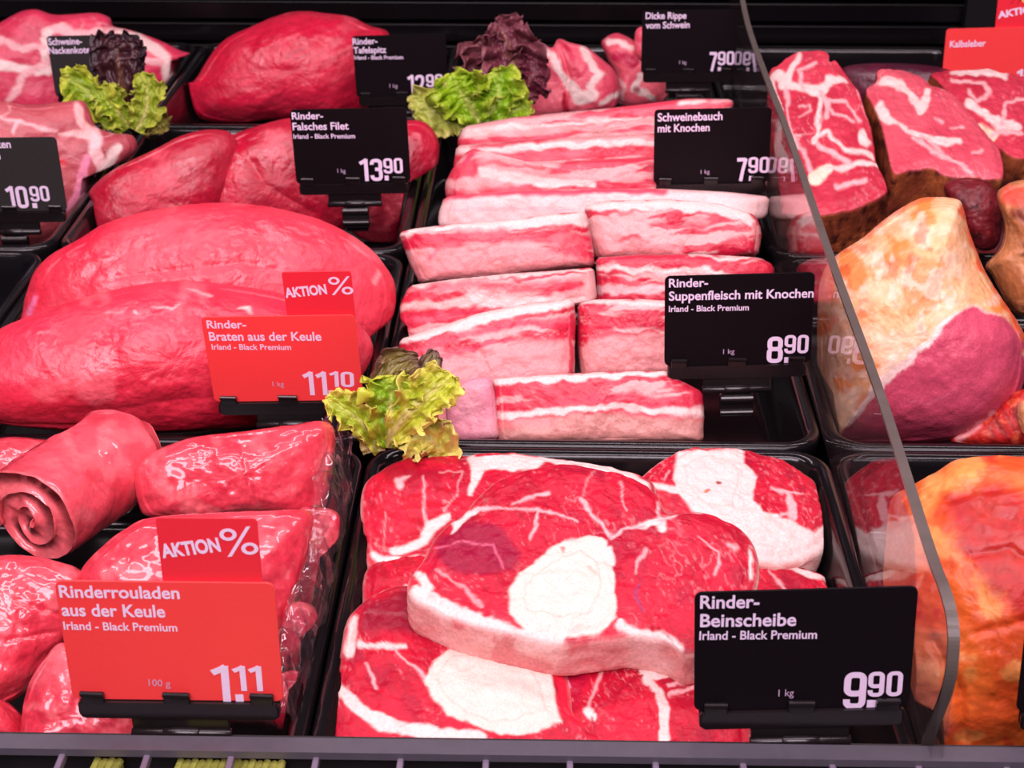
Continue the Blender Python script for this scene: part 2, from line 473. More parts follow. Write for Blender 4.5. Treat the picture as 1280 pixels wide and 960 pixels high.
XB = [-0.629, -0.3645, -0.100, 0.165, 0.4295]
YB = [0.517, 0.805, 1.093, 1.384, 1.667]
def settle(V, p0):
    """rest the piece in its tray: flat underside on the tray floor, sides kept inside the tray walls"""
    ci = int(np.clip(np.searchsorted(XB, p0[0]) - 1, 0, 3)); ri = int(np.clip(np.searchsorted(YB, p0[1]) - 1, 0, 3))
    V = V.copy()
    V[:, 2] = np.maximum(V[:, 2], -.0485)
    slack = np.clip(V[:, 2] - .002, 0, None) * 4
    inset = .0115 + np.clip(-V[:, 2], 0, .05) * .19
    for a, B, k in ((0, XB, ci), (1, YB, ri)):
        V[:, a] = np.clip(V[:, a], B[k] + inset - slack, B[k + 1] - inset + slack)
    cen = np.array([(XB[ci] + XB[ci + 1]) / 2, (YB[ri] + YB[ri + 1]) / 2])
    half = np.array([(XB[ci + 1] - XB[ci]) / 2, (YB[ri + 1] - YB[ri]) / 2])[None] - (inset - slack)[:, None]
    r = .016; q = V[:, :2] - cen; e = np.maximum(np.abs(q) - (half - r), 0); L = np.hypot(e[:, 0], e[:, 1])
    k = np.where(L > r, r / np.maximum(L, 1e-9), 1)[:, None]        # rounded tray corners
    V[:, :2] = cen + np.sign(q) * (np.minimum(np.abs(q), half - r) + e * k)
    if ci == 3: V[:, 0] = np.maximum(V[:, 0], .1585 + .0175 * (V[:, 1] - .52) + .0055)     # clear of the divider pane
    return V

def slab(name, label, cat, outline, anchor, normal, thick, spec, seed, group=None, mat='cut', res=240, rings=70, edge=0.004,
         side=None, rough=0.0008, dome=0.002, parts=None, sharp=False, taper=0.0):
    """a cut slice: traced top face lying on its own plane, real thickness below, rounded rim"""
    n = unit(normal); p0 = at_z(anchor[0], anchor[1], anchor[2])
    O = smooth_closed(outline, res, sharp); P3 = on_plane(O[:, 0], O[:, 1], p0, n)
    u = unit(np.cross([0, 1, 0], n)); v = np.cross(n, u)
    P2 = np.stack([(P3 - p0) @ u, (P3 - p0) @ v], 1); c = area_centroid(P2)
    s = 1 - (1 - np.linspace(0.02, 1, rings)) ** 1.25
    top = c + s[:, None, None] * (P2 - c)[None]
    X, Y = top[..., 0].ravel(), top[..., 1].ravel(); S = np.repeat(s, res)
    Z = dome * (1 - S ** 3) + rough * fbm(X * 160, Y * 160, seed, seed, 4) * 1.6 - edge * .35 * sstep(.9, 1, S)
    rad = (P2 - c) / np.linalg.norm(P2 - c, axis=1)[:, None]
    lay, kinds = [], []
    th = np.arange(res)
    zr = Z[-res:]
    for k in range(1, 5):
        a = k / 4 * math.pi / 2
        lay.append((P2 + rad * edge * math.sin(a), zr - edge * (1 - math.cos(a)))); kinds.append(.25 * k)
    wn = 9
    for k in range(1, wn + 1):
        f = k / wn; wob = .0016 * fbm(np.cos(th / res * 6.283) * 5, np.sin(th / res * 6.283) * 5, f * 2.5, seed + 7, 3)
        lay.append((P2 + rad * (edge + wob * (1 if f < 1 else 0) - taper * f)[:, None], zr - edge - (thick - 2 * edge) * f)); kinds.append(1)
    lay.append((P2 + rad * (edge * .3 - taper), zr - thick)); kinds.append(1)
    lay.append((c + (P2 - c) * .5, zr * 0 - thick)); kinds.append(1)
    xs = np.concatenate([X] + [l[0][:, 0] for l in lay]); ys = np.concatenate([Y] + [l[0][:, 1] for l in lay]); zs = np.concatenate([Z] + [l[1] for l in lay])
    sd = np.concatenate([np.zeros(len(X))] + [np.full(res, k) for k in kinds])
    V = p0 + xs[:, None] * u + ys[:, None] * v + zs[:, None] * n
    R = rings + len(lay)
    cz = dome
    V = np.vstack([V, p0 + c[0] * u + c[1] * v + cz * n, p0 + c[0] * u + c[1] * v - thick * n]); sd = np.append(sd, [0, 1])
    xs2 = np.append(xs, [c[0], c[0]]); ys2 = np.append(ys, [c[1], c[1]])
    flat = p0 + xs2[:, None] * u + ys2[:, None] * v
    px, py = project(flat)
    V = settle(V, p0)
    col = paint(px, py, spec, seed)
    if side is not None:
        qx, qy = project(V)
        sidec = paint(qx, qy, side, seed + 5)
        k = sstep(.3, .9, sd)[:, None]
        col = col * (1 - k) + sidec * k
    Q = ring_faces(R, res); i = th; j = (i + 1) % res
    T = np.concatenate([np.stack([np.full(res, R * res), j, i], 1), np.stack([np.full(res, R * res + 1), (R - 1) * res + i, (R - 1) * res + j], 1)])
    # make faces look outward
    if np.cross(V[Q[0][1]] - V[Q[0][0]], V[Q[0][2]] - V[Q[0][0]]) @ n < 0: Q, T = Q[:, ::-1], T[:, ::-1]
    pp = None
    if parts:
        pp = []
        for (pn, poly, pm) in parts:
            if poly == 'side': pp.append((pn, (lambda a, b, sd=sd: sd > .6), pm))
            else: pp.append((pn, (lambda a, b, poly=poly, sd=sd: (poly_field(a, b, poly) < 0) & (sd < .3)), pm))
    return finish_piece(name, V, Q, T, col, px, py, mat, label, cat, group, pp)

def pillow(name, label, cat, outline, anchor, front, back, spec, seed, group=None, mat='roast', res=200, rings=64, prof=(2.2, 2.0),
           tilt=0.0, lump=0.004, lfreq=28, fine=0.0006, parts=None, sharp=False, dents=(), ridge=None):
    """a solid joint of meat: traced silhouette, bulging towards the customer and away from them"""
    p0 = at_z(anchor[0], anchor[1], anchor[2])
    n = unit(CAM - p0); n = unit(n + tilt * np.array([0, 0, 1.0]))
    O = smooth_closed(outline, res, sharp); P3 = on_plane(O[:, 0], O[:, 1], p0, n)
    u = unit(np.cross([0, 1, 0], n)); v = np.cross(n, u)
    P2 = np.stack([(P3 - p0) @ u, (P3 - p0) @ v], 1); c = area_centroid(P2)
    a, b = prof
    t = np.linspace(.015, 1, rings); sf = np.sin(t * math.pi / 2) ** .9
    nb = max(rings // 3, 12); sb = np.cos(np.linspace(0, 1, nb + 1)[1:] * math.pi / 2 * .985)
    S = np.concatenate([sf, sb]); H = np.concatenate([front * (1 - sf ** a) ** (1 / b), -back * (1 - sb ** 2.4) ** .5])
    XY = c + S[:, None, None] * (P2 - c)[None]
    X, Y = XY[..., 0].ravel(), XY[..., 1].ravel(); Z = np.repeat(H, res); SS = np.repeat(S, res)
    X = np.append(X, [c[0], c[0]]); Y = np.append(Y, [c[1], c[1]]); Z = np.append(Z, [front, -back]); SS = np.append(SS, [0, 0])
    flat = p0 + X[:, None] * u + Y[:, None] * v
    px, py = project(flat)
    V = flat + Z[:, None] * n
    ln = fbm(V[:, 0] * lfreq, V[:, 1] * lfreq, V[:, 2] * lfreq, seed, 3)
    fn = fbm(V[:, 0] * 220, V[:, 1] * 220, V[:, 2] * 220, seed + 11, 3)
    disp = lump * ln * np.where(SS > .93, .35, 1) + fine * fn
    for (kind, pts, depth, soft) in dents:
        d = seg_field(px, py, pts) if kind == 'l' else poly_field(px, py, pts)
        disp = disp - depth * (1 - sstep(-soft, soft, d)) * (Z > 0)
    dirv = V - (p0 + c[0] * u + c[1] * v); dirv = dirv / (np.linalg.norm(dirv, axis=1)[:, None] + 1e-9)
    dirv = dirv * .5 + n * np.where(Z > 0, .7, -.3)[:, None]
    V = settle(V + disp[:, None] * dirv, p0)
    cx, cy = project(V)
    col = paint(cx, cy, spec, seed)
    R = len(S); th = np.arange(res); j = (th + 1) % res
    Q = ring_faces(R, res)
    T = np.concatenate([np.stack([np.full(res, R * res), j, th], 1), np.stack([np.full(res, R * res + 1), (R - 1) * res + th, (R - 1) * res + j], 1)])
    if np.cross(V[Q[0][1]] - V[Q[0][0]], V[Q[0][2]] - V[Q[0][0]]) @ n < 0: Q, T = Q[:, ::-1], T[:, ::-1]
    return finish_piece(name, V, Q, T, col, cx, cy, mat, label, cat, group, parts)

# ================================================================== THE SETTING

b = MB(); b.box((-0.9, 0.52, -0.075), (0.9, 1.80, -0.0605))
tag(b.build('floor', 'deck'), kind='structure')
b = MB()
b.box((-1.0, 1.700, -0.075), (1.0, 1.72, 0.62))
for k in range(26):
    z = -0.03 + k * 0.0235
    b.prism([(z2, y2) for z2, y2 in ()] or rrect(-1.0, z, 1.0, z + 0.0185, 0.004, 3), 1.684, 1.7005, 0.003)
    b.cyl((-1.0, 1.6848, z + 0.0172), (1.0, 1.6848, z + 0.0172), 0.0016, 12)
tag(b.build('wall_back', 'wallslat', smooth=False), kind='structure')
b = MB(); p = at_y([1206, 1243], [20, 20], 1.672)
b.rbox((p[0][0], 1.668, -0.02), (p[1][0], 1.683, 0.5), 0.003)
tag(b.build('trim_1', 'deck'), kind='structure')

# front sill: rail and the air grille in front of the trays
g = empty('air_grille', (0.0, 0.44, -0.02), 'dark air intake grille with lilac grey bars along the front of the counter', 'grille')
b = MB(); b.rbox((-0.40, 0.4985, 0.0235), (0.45, 0.5075, 0.0270), 0.0012)
b.build('top_rail', 'rail', g, loc=(0, -0.44, 0.02))
b = MB(); b.box((-0.40, 0.36, -0.026), (0.45, 0.515, 0.006)); b.box((-0.40, 0.5095, 0.006), (0.45, 0.5145, 0.022))
b.build('grille_trough', 'pit', g, loc=(0, -0.44, 0.02))
bar_px = [-25, 80, 186, 291, 397, 502, 608, 712, 818, 926, 1036, 1142, 1250, 1356]
for x in bar_px:
    p = at_z(x, 945, 0.022)
    b = MB(); b.rbox((-0.0013, -0.062, -0.002), (0.0013, 0.062, 0.002), 0.0006)
    b.build('grille_bar', 'bar', g, loc=(p[0], 0.4400 - 0.44, 0.0225 + 0.02))
b = MB(); b.cyl((-0.40, 0.480, 0.0185), (0.45, 0.480, 0.0185), 0.0014); b.cyl((-0.40, 0.462, 0.0185), (0.45, 0.462, 0.0185), 0.0014)
b.build('cross_rod', 'holder', g, smooth=True, loc=(0, -0.44, 0.02))

def reflection_strip(x0, x1, label):  # a yellow-green reflection at the sill, modelled as ribs under the bars
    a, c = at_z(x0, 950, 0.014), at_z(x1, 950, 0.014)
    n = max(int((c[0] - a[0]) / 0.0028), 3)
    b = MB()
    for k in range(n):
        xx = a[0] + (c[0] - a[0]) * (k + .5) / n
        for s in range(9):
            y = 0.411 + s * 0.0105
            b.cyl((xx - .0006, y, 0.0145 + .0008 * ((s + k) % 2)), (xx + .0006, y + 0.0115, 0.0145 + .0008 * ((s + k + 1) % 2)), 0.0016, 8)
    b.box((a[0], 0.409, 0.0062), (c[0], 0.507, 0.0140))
    return tag(b.build('reflected_strip', 'reflection_tint', smooth=False), label, 'mat')
reflection_strip(118, 154, 'narrow yellow-green reflection built as a ribbed strip under the grille bars at far left')
reflection_strip(222, 357, 'wide yellow-green reflection built as a ribbed strip under the grille bars below the red roulade price sign')

# ------------------------------------------------------------------ trays
def offset_rrect(w, l, d, r, seg=8):
    return rrect(-w / 2 + d, -l / 2 + d, w / 2 - d, l / 2 - d, max(r - d, 0.004), seg)
def make_tray(name, w, l):
    prof = [(.0030, -.0560), (.0010, -.0100), (.0000, -.0060), (.0000, -.0022), (.0012, -.0005), (.0035, .0006), (.0062, .0002), (.0085, -.0020), (.0098, -.0055),
            (.0125, -.0220), (.0150, -.0380), (.0180, -.0440), (.0240, -.0465), (.0500, -.0468)]
    V, n = [], None
    for d, z in prof:
        pts = offset_rrect(w, l, d, 0.024); n = len(pts)
        V += [(x, y, z) for x, y in pts]
    R = len(prof); Q = ring_faces(R, n)
    V += [(0, 0, -.0468), (0, 0, -.0560)]; i = np.arange(n); j = (i + 1) % n
    T = np.concatenate([np.stack([np.full(n, R * n), (R - 1) * n + i, (R - 1) * n + j], 1), np.stack([np.full(n, R * n + 1), j, i], 1)])
    return raw_mesh(name, V, Q, T)
tray_me = None
TRAYS = {(1, 0): 'black tray of film-wrapped beef roulades at the front left', (2, 0): 'black tray of beef shank slices at the front middle', (3, 0): 'black tray of orange glazed ham at the front right',
         (0, 1): 'empty black tray left of the two large beef roasts', (1, 1): 'black tray holding the two large beef roasts', (2, 1): 'black tray holding the short rib blocks', (3, 1): 'black tray holding the smoked pork loin',
         (0, 2): 'black tray of pork neck slices at the left edge', (1, 2): 'black tray of dark red shoulder fillets', (2, 2): 'black tray of pork belly strips', (3, 2): 'black tray under the marbled neck slabs',
         (0, 3): 'black tray at the back left holding the pale pork neck chop', (1, 3): 'black tray at the back holding the round red beef joint', (2, 3): 'black tray at the back holding pork thick ribs', (3, 3): 'black tray at the back right with dark liver'}
for (ci, ri), lab in TRAYS.items():
    w, l = XB[ci + 1] - XB[ci] - .0015, YB[ri + 1] - YB[ri] - .0015
    loc = ((XB[ci] + XB[ci + 1]) / 2, (YB[ri] + YB[ri + 1]) / 2, 0)
    me = make_tray('display_tray', w, l)
    tag(link('display_tray', me, 'tray', None, (loc[0], loc[1], -0.0045)), lab, 'tray', 'black display trays set side by side')

# ------------------------------------------------------------------ clear divider between the middle and right trays
DSL = 0.0175                     # the pane stands very slightly askew
DX0, DTH = 0.1585 - DSL * 0.52, 0.0045
prof = [(1185, 862), (1192, 815), (1191, 775), (1181, 735), (1161, 680), (1100, 490), (1040, 325), (985, 165), (935, 30)]
yz = [(0.516, 0.012), (0.5145, 0.024)]
for x, y in prof:
    d = ray(x, y); q = CAM + d * (DX0 / (d[0] - DSL * d[1])); yz.append((q[1], q[2]))
yz.append((1.52, 0.130))
yz = np.array(yz)
# smooth the front corner
t = np.arange(len(yz)); tt = np.linspace(0, len(yz) - 1, 90)
def crom(P, tt):
    out = []
    for s in tt:
        i = min(int(s), len(P) - 2); f = s - i
        p0, p1, p2, p3 = P[max(i - 1, 0)], P[i], P[i + 1], P[min(i + 2, len(P) - 1)]
        out.append(.5 * (2 * p1 + (p2 - p0) * f + (2 * p0 - 5 * p1 + 4 * p2 - p3) * f * f + (3 * p1 - p0 - 3 * p2 + p3) * f ** 3))
    return np.array(out)
cv = crom(yz, tt)
root = empty('glass_divider', (DX0 + DSL * 0.95, 0.95, 0.004), 'clear upright divider pane with rounded front corner right of the middle trays', 'divider')
def off(P): return (P[0] - DX0 + DSL * (P[1] - 0.95), P[1] - 0.95, P[2] - 0.004)
tang = np.gradient(cv, axis=0); tang /= np.linalg.norm(tang, axis=1)[:, None]
nrm = np.stack([-tang[:, 1], tang[:, 0]], 1)           # outwards
inner = cv - nrm * 0.0016
V, Q = [], []
n = len(cv)
for s in (-1, 1):
    for k in range(n): V.append(off((DX0 + s * DTH / 2, *inner[k])))
    for k in range(n): V.append(off((DX0 + s * DTH / 2, inner[k][0] if k > 12 else max(inner[k][0], .515), 0.0035)))
for k in range(n - 1):
    Q.append((k, k + 1, n + k + 1, n + k)); Q.append((2 * n + k, 3 * n + k, 3 * n + k + 1, 2 * n + k + 1))
link('pane', raw_mesh('pane', V, Q, smooth=False), 'pane', root)
V, Q = [], []
for k in range(n):
    V += [off((DX0 - DTH / 2, *inner[k])), off((DX0 - DTH / 2, *cv[k])), off((DX0 + DTH / 2, *cv[k])), off((DX0 + DTH / 2, *inner[k]))]
for k in range(n - 1):
    for a in range(4):
        bb = (a + 1) % 4; Q.append((4 * k + a, 4 * k + bb, 4 * k + 4 + bb, 4 * k + 4 + a))
Q += [(0, 1, 2, 3), (4 * n - 1, 4 * n - 2, 4 * n - 3, 4 * n - 4)]
e = link('polished_edge', raw_mesh('polished_edge', V, Q, smooth=False), 'edge', root)
e['label'] = 'dull grey-brown polished edge'

# ================================================================== PRICE SIGNS
def text_mesh_data(txt, bold):
    cu = bpy.data.curves.new('lettering', 'FONT'); cu.body = txt; cu.size = 1.0; cu.offset = bold; cu.resolution_u = 4
    o = bpy.data.objects.new('lettering', cu); COL.objects.link(o)
    dg = bpy.context.evaluated_depsgraph_get(); dg.update()
    me = bpy.data.meshes.new_from_object(o.evaluated_get(dg))
    V = np.array([v.co[:] for v in me.vertices]); F = [tuple(p.vertices) for p in me.polygons]
    bpy.data.objects.remove(o); bpy.data.curves.remove(cu); bpy.data.meshes.remove(me)
    return V, F
def _arc(cx, cy, rx, ry, a0, a1, n=7):
    return [(cx + rx * math.cos(math.radians(a0 + (a1 - a0) * k / n)), cy + ry * math.sin(math.radians(a0 + (a1 - a0) * k / n))) for k in range(n + 1)]
def _loop(x0, y0, x1, y1, r=.13):
    return _arc(x1 - r, y1 - r, r, r, 90, 0) + _arc(x1 - r, y0 + r, r, r, 0, -90) + _arc(x0 + r, y0 + r, r, r, 270, 180) + _arc(x0 + r, y1 - r, r, r, 180, 90) + [(x1 - r, y1)]
_S, _H = .155, .0775             # stroke width of the heavy condensed figures and its half
DIGITS = {
    '0': (.50, [_loop(_H, _H, .50 - _H, 1 - _H)]),
    '8': (.52, [_loop(_H, _H, .52 - _H, .53), _loop(_H + .01, .53, .51 - _H, 1 - _H)]),
    '9': (.51, [_loop(_H, .42, .51 - _H, 1 - _H), [(.51 - _H, .75)] + _arc(.51 - _H - .13, _H + .13, .13, .13, 0, -90) + _arc(_H + .13, _H + .13, .13, .13, 270, 180) + [(_H, .27)]]),
    '3': (.50, [[(_H, .74)] + _arc(_H + .13, 1 - _H - .13, .13, .13, 180, 90) + _arc(.50 - _H - .13, 1 - _H - .13, .13, .13, 90, 0) + _arc(.50 - _H - .12, .64, .12, .11, 0, -90) + [(.2, .53)], [(.2, .53)] + _arc(.50 - _H - .12, .42, .12, .11, 90, 0) + _arc(.50 - _H - .13, _H + .13, .13, .13, 0, -90) + _arc(_H + .13, _H + .13, .13, .13, 270, 180) + [(_H, .26)]]),
    '2': (.50, [[(_H, .72)] + _arc(_H + .13, 1 - _H - .13, .13, .13, 180, 90) + _arc(.50 - _H - .13, 1 - _H - .13, .13, .13, 90, 0) + [(.50 - _H, .66), (.37, .48), (.13, .16), (.10, _H)], [(.02, _H), (.50, _H)]]),
    '7': (.48, [[(.0, 1 - _H), (.40, 1 - _H)], [(.40, 1 - _H * .5), (.36, .80), (.26, .45), (.17, .0)]]),
    '1': (.36, [[(.27, 0), (.27, 1)], [(.02, .80), (.20, .90), (.30, .98)]]),
}
def digit_mesh(txt):
    V, F, x = [], [], 0.0
    for ch in txt:
        wd, paths = DIGITS[ch]
        for pi, p in enumerate(paths):
            p = np.array(p); keep = np.concatenate([[True], np.linalg.norm(np.diff(p, axis=0), axis=1) > 1e-6]); p = p[keep]
            t = np.gradient(p, axis=0) if len(p) > 2 else np.repeat((p[1] - p[0])[None], 2, 0)
            if np.linalg.norm(p[0] - p[-1]) < 1e-3: t[0] = t[-1] = p[1] - p[-2]
            t = t / np.linalg.norm(t, axis=1)[:, None]; nn = np.stack([-t[:, 1], t[:, 0]], 1)
            k = len(V); V += [(q[0] + x, q[1], pi * .00006) for q in np.vstack([p + nn * _H, p - nn * _H])]
            m = len(p); F += [(k + i, k + m + i, k + m + i + 1, k + i + 1) for i in range(m - 1)]
        x += wd + .07
    return np.array(V), F
_capv, _ = text_mesh_data('H', 0.0)
CAP = _capv[:, 1].max() - _capv[:, 1].min()

def price_sign(label, TL, TR, lean, card_mat, lines, price=None, unit_t=None, topper=None, width=0.086, hc=0.0575, group='price signs clipped to the tray fronts', extra=None):
    best = None
    for Y in np.arange(.35, 1.9, .0005):
        A, B = at_y(TL[0], TL[1], Y), at_y(TR[0], TR[1], Y)
        if np.linalg.norm(B - A) >= width: break
    eu = unit(B - A); dn = np.array([0, math.sin(lean), -math.cos(lean)]); dn = unit(dn - eu * (dn @ eu)); ez = -dn
    ey = np.cross(ez, eu)
    base = (A + B) / 2 + dn * hc
    foot = max(base[2] + 0.001, 0.012)
    org = base + dn * foot
    M = Matrix(((eu[0], ey[0], ez[0], org[0]), (eu[1], ey[1], ez[1], org[1]), (eu[2], ey[2], ez[2], org[2]), (0, 0, 0, 1)))
    root = empty('price_sign', (0, 0, 0), label, 'price sign', group)
    root.matrix_world = M
    nrm = -ey
    def loc(x, y):
        P = on_plane(np.array([float(x)]), np.array([float(y)]), base + nrm * 0.0007, nrm)[0] - org
        return np.array([P @ eu, P @ ez])
    w = width
    b = MB(); b.prism(rrect(-w / 2, foot, w / 2, foot + hc, 0.0032, 5), -0.0006, 0.0004, 0.0001)
    card = b.build('card', card_mat, root)
    def text(objname, items, mat, parent, y0=-0.00072):
        V, F = [], []
        for (txt, xa, ya, xb_, yb, cap, bold) in items:
            P0, P1 = loc(xa, ya), loc(xb_, yb)
            top = loc(xa, ya - cap)
            h = np.linalg.norm(top - P0)
            d = (P1 - P0); wd = np.linalg.norm(d); d = d / wd; up = np.array([-d[1], d[0]])
            if txt == '.':
                vv = np.array([[0, 0], [1, 0], [1, 1], [0, 1.0]]); ff = [(0, 1, 2, 3)]; hh = 1.0
            elif objname == 'price_digits':
                vv, ff = digit_mesh(txt); x0, x1 = vv[:, 0].min(), vv[:, 0].max(); vv[:, 0] = (vv[:, 0] - x0) / (x1 - x0)
            else:
                tv, ff = text_mesh_data(txt, bold); vv = tv[:, :2].copy()
                x0, x1 = vv[:, 0].min(), vv[:, 0].max(); vv[:, 0] = (vv[:, 0] - x0) / (x1 - x0); vv[:, 1] /= (CAP + bold * 2); 
                vv[:, 1] += bold / (CAP + bold * 2)
            k = len(V)
            for v3 in vv:
                q = P0 + d * v3[0] * wd + up * v3[1] * h
                V.append((q[0], y0 - (v3[2] if len(v3) > 2 else 0), q[1]))
            F += [tuple(i + k for i in f) for f in ff]
        me = bpy.data.meshes.new(objname); me.from_pydata(V, [], F); me.update()
        me.polygons.foreach_set('use_smooth', np.zeros(len(me.polygons), bool))
        # lettering is thin raised print
        o = link(objname, me, mat, parent)
        return o
    names = ['product_name', 'origin_line']
    head = [l for l in lines if not l[-1]]; sub = [l for l in lines if l[-1]]
    if head: text('product_name', [(t, xa, ya, xb_, yb, c, .022) for (t, xa, ya, xb_, yb, c, s) in head], 'print', card)
    if sub: text('origin_line', [(t, xa, ya, xb_, yb, c, .017) for (t, xa, ya, xb_, yb, c, s) in sub], 'print', card)
    if price: text('price_digits', [(t, xa, ya, xb_, yb, c, .05) for (t, xa, ya, xb_, yb, c) in price], 'print', card)
    if unit_t: text('unit_text', [(*u, .0) for u in unit_t], 'print_small', card)
    # holder: strip, three clips, neck, hinge, foot clamped on the tray rim
    b = MB()
    b.rbox((-w / 2 + .002, .0005, foot - 0.0085), (w / 2 - .002, .0030, foot + 0.006), 0.002)
    b.rbox((-w / 2 + .002, -.0022, foot - 0.0085), (w / 2 - .002, .0008, foot - 0.0004), 0.002)
    b.rbox((-.020, -.0012, foot - 0.0150), (.020, .0024, foot - 0.0080), 0.001)
    hold = b.build('holder', 'holder', root)
    for f0, f1 in ((.045, .155), (.435, .56), (.845, .955)):
        b = MB(); b.rbox((-w / 2 + w * f0, -.0026, foot - 0.0012), (-w / 2 + w * f1, -.0006, foot + 0.0042), 0.0008); b.cyl((-w / 2 + w * f0, -.0024, foot + .0040), (-w / 2 + w * f1, -.0024, foot + .0036), .0012, 10)
        b.build('clip', 'holder', hold)
    b = MB(); b.cyl((-.0205, -.001, foot - 0.0165), (.0205, -.001, foot - 0.0165), .0023); b.cyl((-.0075, -.001, foot - 0.0165), (.0075, -.001, foot - 0.0165), .0029)
    b.build('hinge', 'holder', root, smooth=True)
    b = MB(); zt = foot - 0.019
    b.rbox((-.0100, -.0030, min(0.0, zt - .012)), (.0100, .0015, zt), 0.0015)
    b.cyl((-.0100, -.0022, zt - .003), (.0100, -.0022, zt - .003), .0030, 16)
    b.cyl((-.0100, -.0030, zt - .012), (.0100, -.0030, zt - .012), .0022, 16)
    b.rbox((-.0085, .0010, -.004), (.0085, .0036, zt - .002), 0.001)
    b.build('rim_clamp', 'holder', root)
    if topper:
        (c4, items, mat_t) = topper
        L = [loc(*q) for q in c4]
        xs = [q[0] for q in L]; zs = [q[1] for q in L]
        b = MB(); b.prism(rrect((xs[0] + xs[3]) / 2, foot + hc - .008, (xs[1] + xs[2]) / 2, (zs[0] + zs[1]) / 2, .0018, 4), .0006, .0013, .0001)
        tp = b.build('promotion_topper', 'red_topper', root)
        text('promotion_text', items, 'print', tp, y0=.00045)
        if mat_t: text('promotion_symbol', mat_t, 'yellow_print', tp, y0=.00042)
    return root

IR = 'Irland - Black Premium'
price_sign('red roulade price sign with a smaller red percent topper, front left', (68, 725), (343, 728), 0.0, 'red_card',
    [('Rinderrouladen', 75, 747, 225, 749, 15.5, 0), ('aus der Keule', 78, 770, 207, 772, 15.5, 0), (IR, 80, 787, 222, 789.5, 10, 1)],
    [('1', 266, 877, 289, 877.5, 45), ('.', 295, 877, 305, 877, 9), ('11', 292, 863.5, 329, 864, 31)],
    [('100 g', 186, 857, 213, 858.5, 8)],
    ([(195, 652), (322, 648), (325, 725), (200, 723)], [('AKTION', 203, 700, 276, 691.5, 17.5, .04), ('%', 280, 698, 324, 694, 34, .0)], None))
price_sign('large black price sign reading 9.90 standing in front of the shank slices', (868, 740), (1148, 732), 0.0, 'black_card',
    [('Rinder-', 875, 761, 949, 760, 16.5, 0), ('Beinscheibe', 875, 784, 995, 782.5, 16.5, 0), (IR, 874, 800, 1021, 798.5, 11, 1)],
    [('9', 1053, 886.5, 1081, 886, 46), ('.', 1083, 885, 1094, 885, 10), ('90', 1084, 871, 1127, 870, 31)],
    [('1 kg', 973, 870.5, 992, 870, 8.5)])
price_sign('red roast price sign with small percent topper in front of the lower big beef roast', (251, 396), (444, 393), 0.13, 'red_card',
    [('Rinder-', 259, 410.5, 308, 410.5, 10, 0), ('Braten aus der Keule', 262, 426, 402, 426, 11, 0), (IR, 265, 437, 364, 437.5, 7, 1)],
    [('11', 380, 494, 410, 494, 29), ('.', 411, 494, 416, 494, 6), ('10', 412, 483.5, 443, 484, 19)],
    [('1 kg', 341, 483, 355, 483, 6)],
    ([(352, 341), (439, 341), (443, 393), (357, 391)], [('AKTION', 357, 374, 409, 369, 12.5, .04), ('%', 412, 370, 442, 369, 22, .0)], None))
price_sign('black price sign reading 8.90 to the right of the short rib blocks', (831, 345), (1019, 340), 0.0, 'black_card',
    [('Rinder-', 836, 359.5, 885, 358.5, 11, 0), ('Suppenfleisch mit Knochen', 836, 376, 1017, 372, 11.5, 0), (IR, 836, 390, 936, 388, 7.5, 1)],
    [('8', 958, 454, 978, 453.5, 33), ('.', 980, 453.5, 987, 453.5, 7), ('90', 980, 442, 1010, 441.5, 23)],
    [('1 kg', 904, 442.5, 918, 442, 6)])
price_sign('black price sign reading 13.90 in front of the dark red shoulder fillets', (362, 137), (508, 134), 0.0, 'black_card',
    [('Rinder-', 365, 149.5, 404, 149, 9, 0), ('Falsches Filet', 366, 163, 436, 162, 9.5, 0), (IR, 367, 173.5, 444, 173, 6, 1)],
    [('13', 450, 226.5, 479, 226, 27.5), ('.', 481, 225.5, 486, 225.5, 6), ('90', 480, 217, 504, 216.5, 19)],
    [('1 kg', 422, 216, 432, 216, 5)])
price_sign('black price sign reading 7.90 standing on the pork belly strips', (818, 137), (965, 134), 0.0, 'black_card',
    [('Schweinebauch', 822, 152, 903, 150, 10.5, 0), ('mit Knochen', 822, 165.5, 887, 164, 10, 0)],
    [('7', 921, 226.5, 934, 226, 29), ('.', 936, 226, 941, 226, 6), ('90', 935, 216.5, 961, 216, 20)],
    [('1 kg', 876, 217.5, 887, 217, 5)])
price_sign('black price sign reading 7.90 at the back above the pork thick ribs', (803, 13), (923, 12), 0.0, 'black_card',
    [('Dicke Rippe', 807, 24, 858, 23.5, 8.5, 0), ('vom Schwein', 807, 36, 862, 35, 8.5, 0)],
    [('7', 886, 89, 896, 89, 24), ('.', 897, 88.5, 901, 88.5, 4.5), ('90', 897, 81.5, 917.5, 81, 17)],
    [('1 kg', 849, 80, 858, 80, 4.5)])
price_sign('black price sign beside the round beef joint, its price half hidden by lettuce', (440, 45), (557, 42), 0.0, 'black_card',
    [('Rinder-', 441, 56, 472, 55, 8, 0), ('Tafelspitz', 442, 67, 483, 66, 8, 0), (IR, 443, 74.5, 504, 74, 5, 1)],
    [('12', 510, 117, 531, 116.5, 23), ('.', 532, 116, 536, 116, 4.5), ('90', 533, 109, 554, 108.5, 16)],
    [('1 kg', 487, 109.5, 497, 109.5, 4.5)])
price_sign('greyish price sign at the back left half hidden by dark red lettuce leaf', (58, 45), (174, 43), 0.0, 'grey_card',
    [('Schweine-', 61, 56.5, 103, 55.5, 8.5, 0), ('Nackenkotelett', 61, 67.5, 128, 66, 8.5, 0)],
    None)
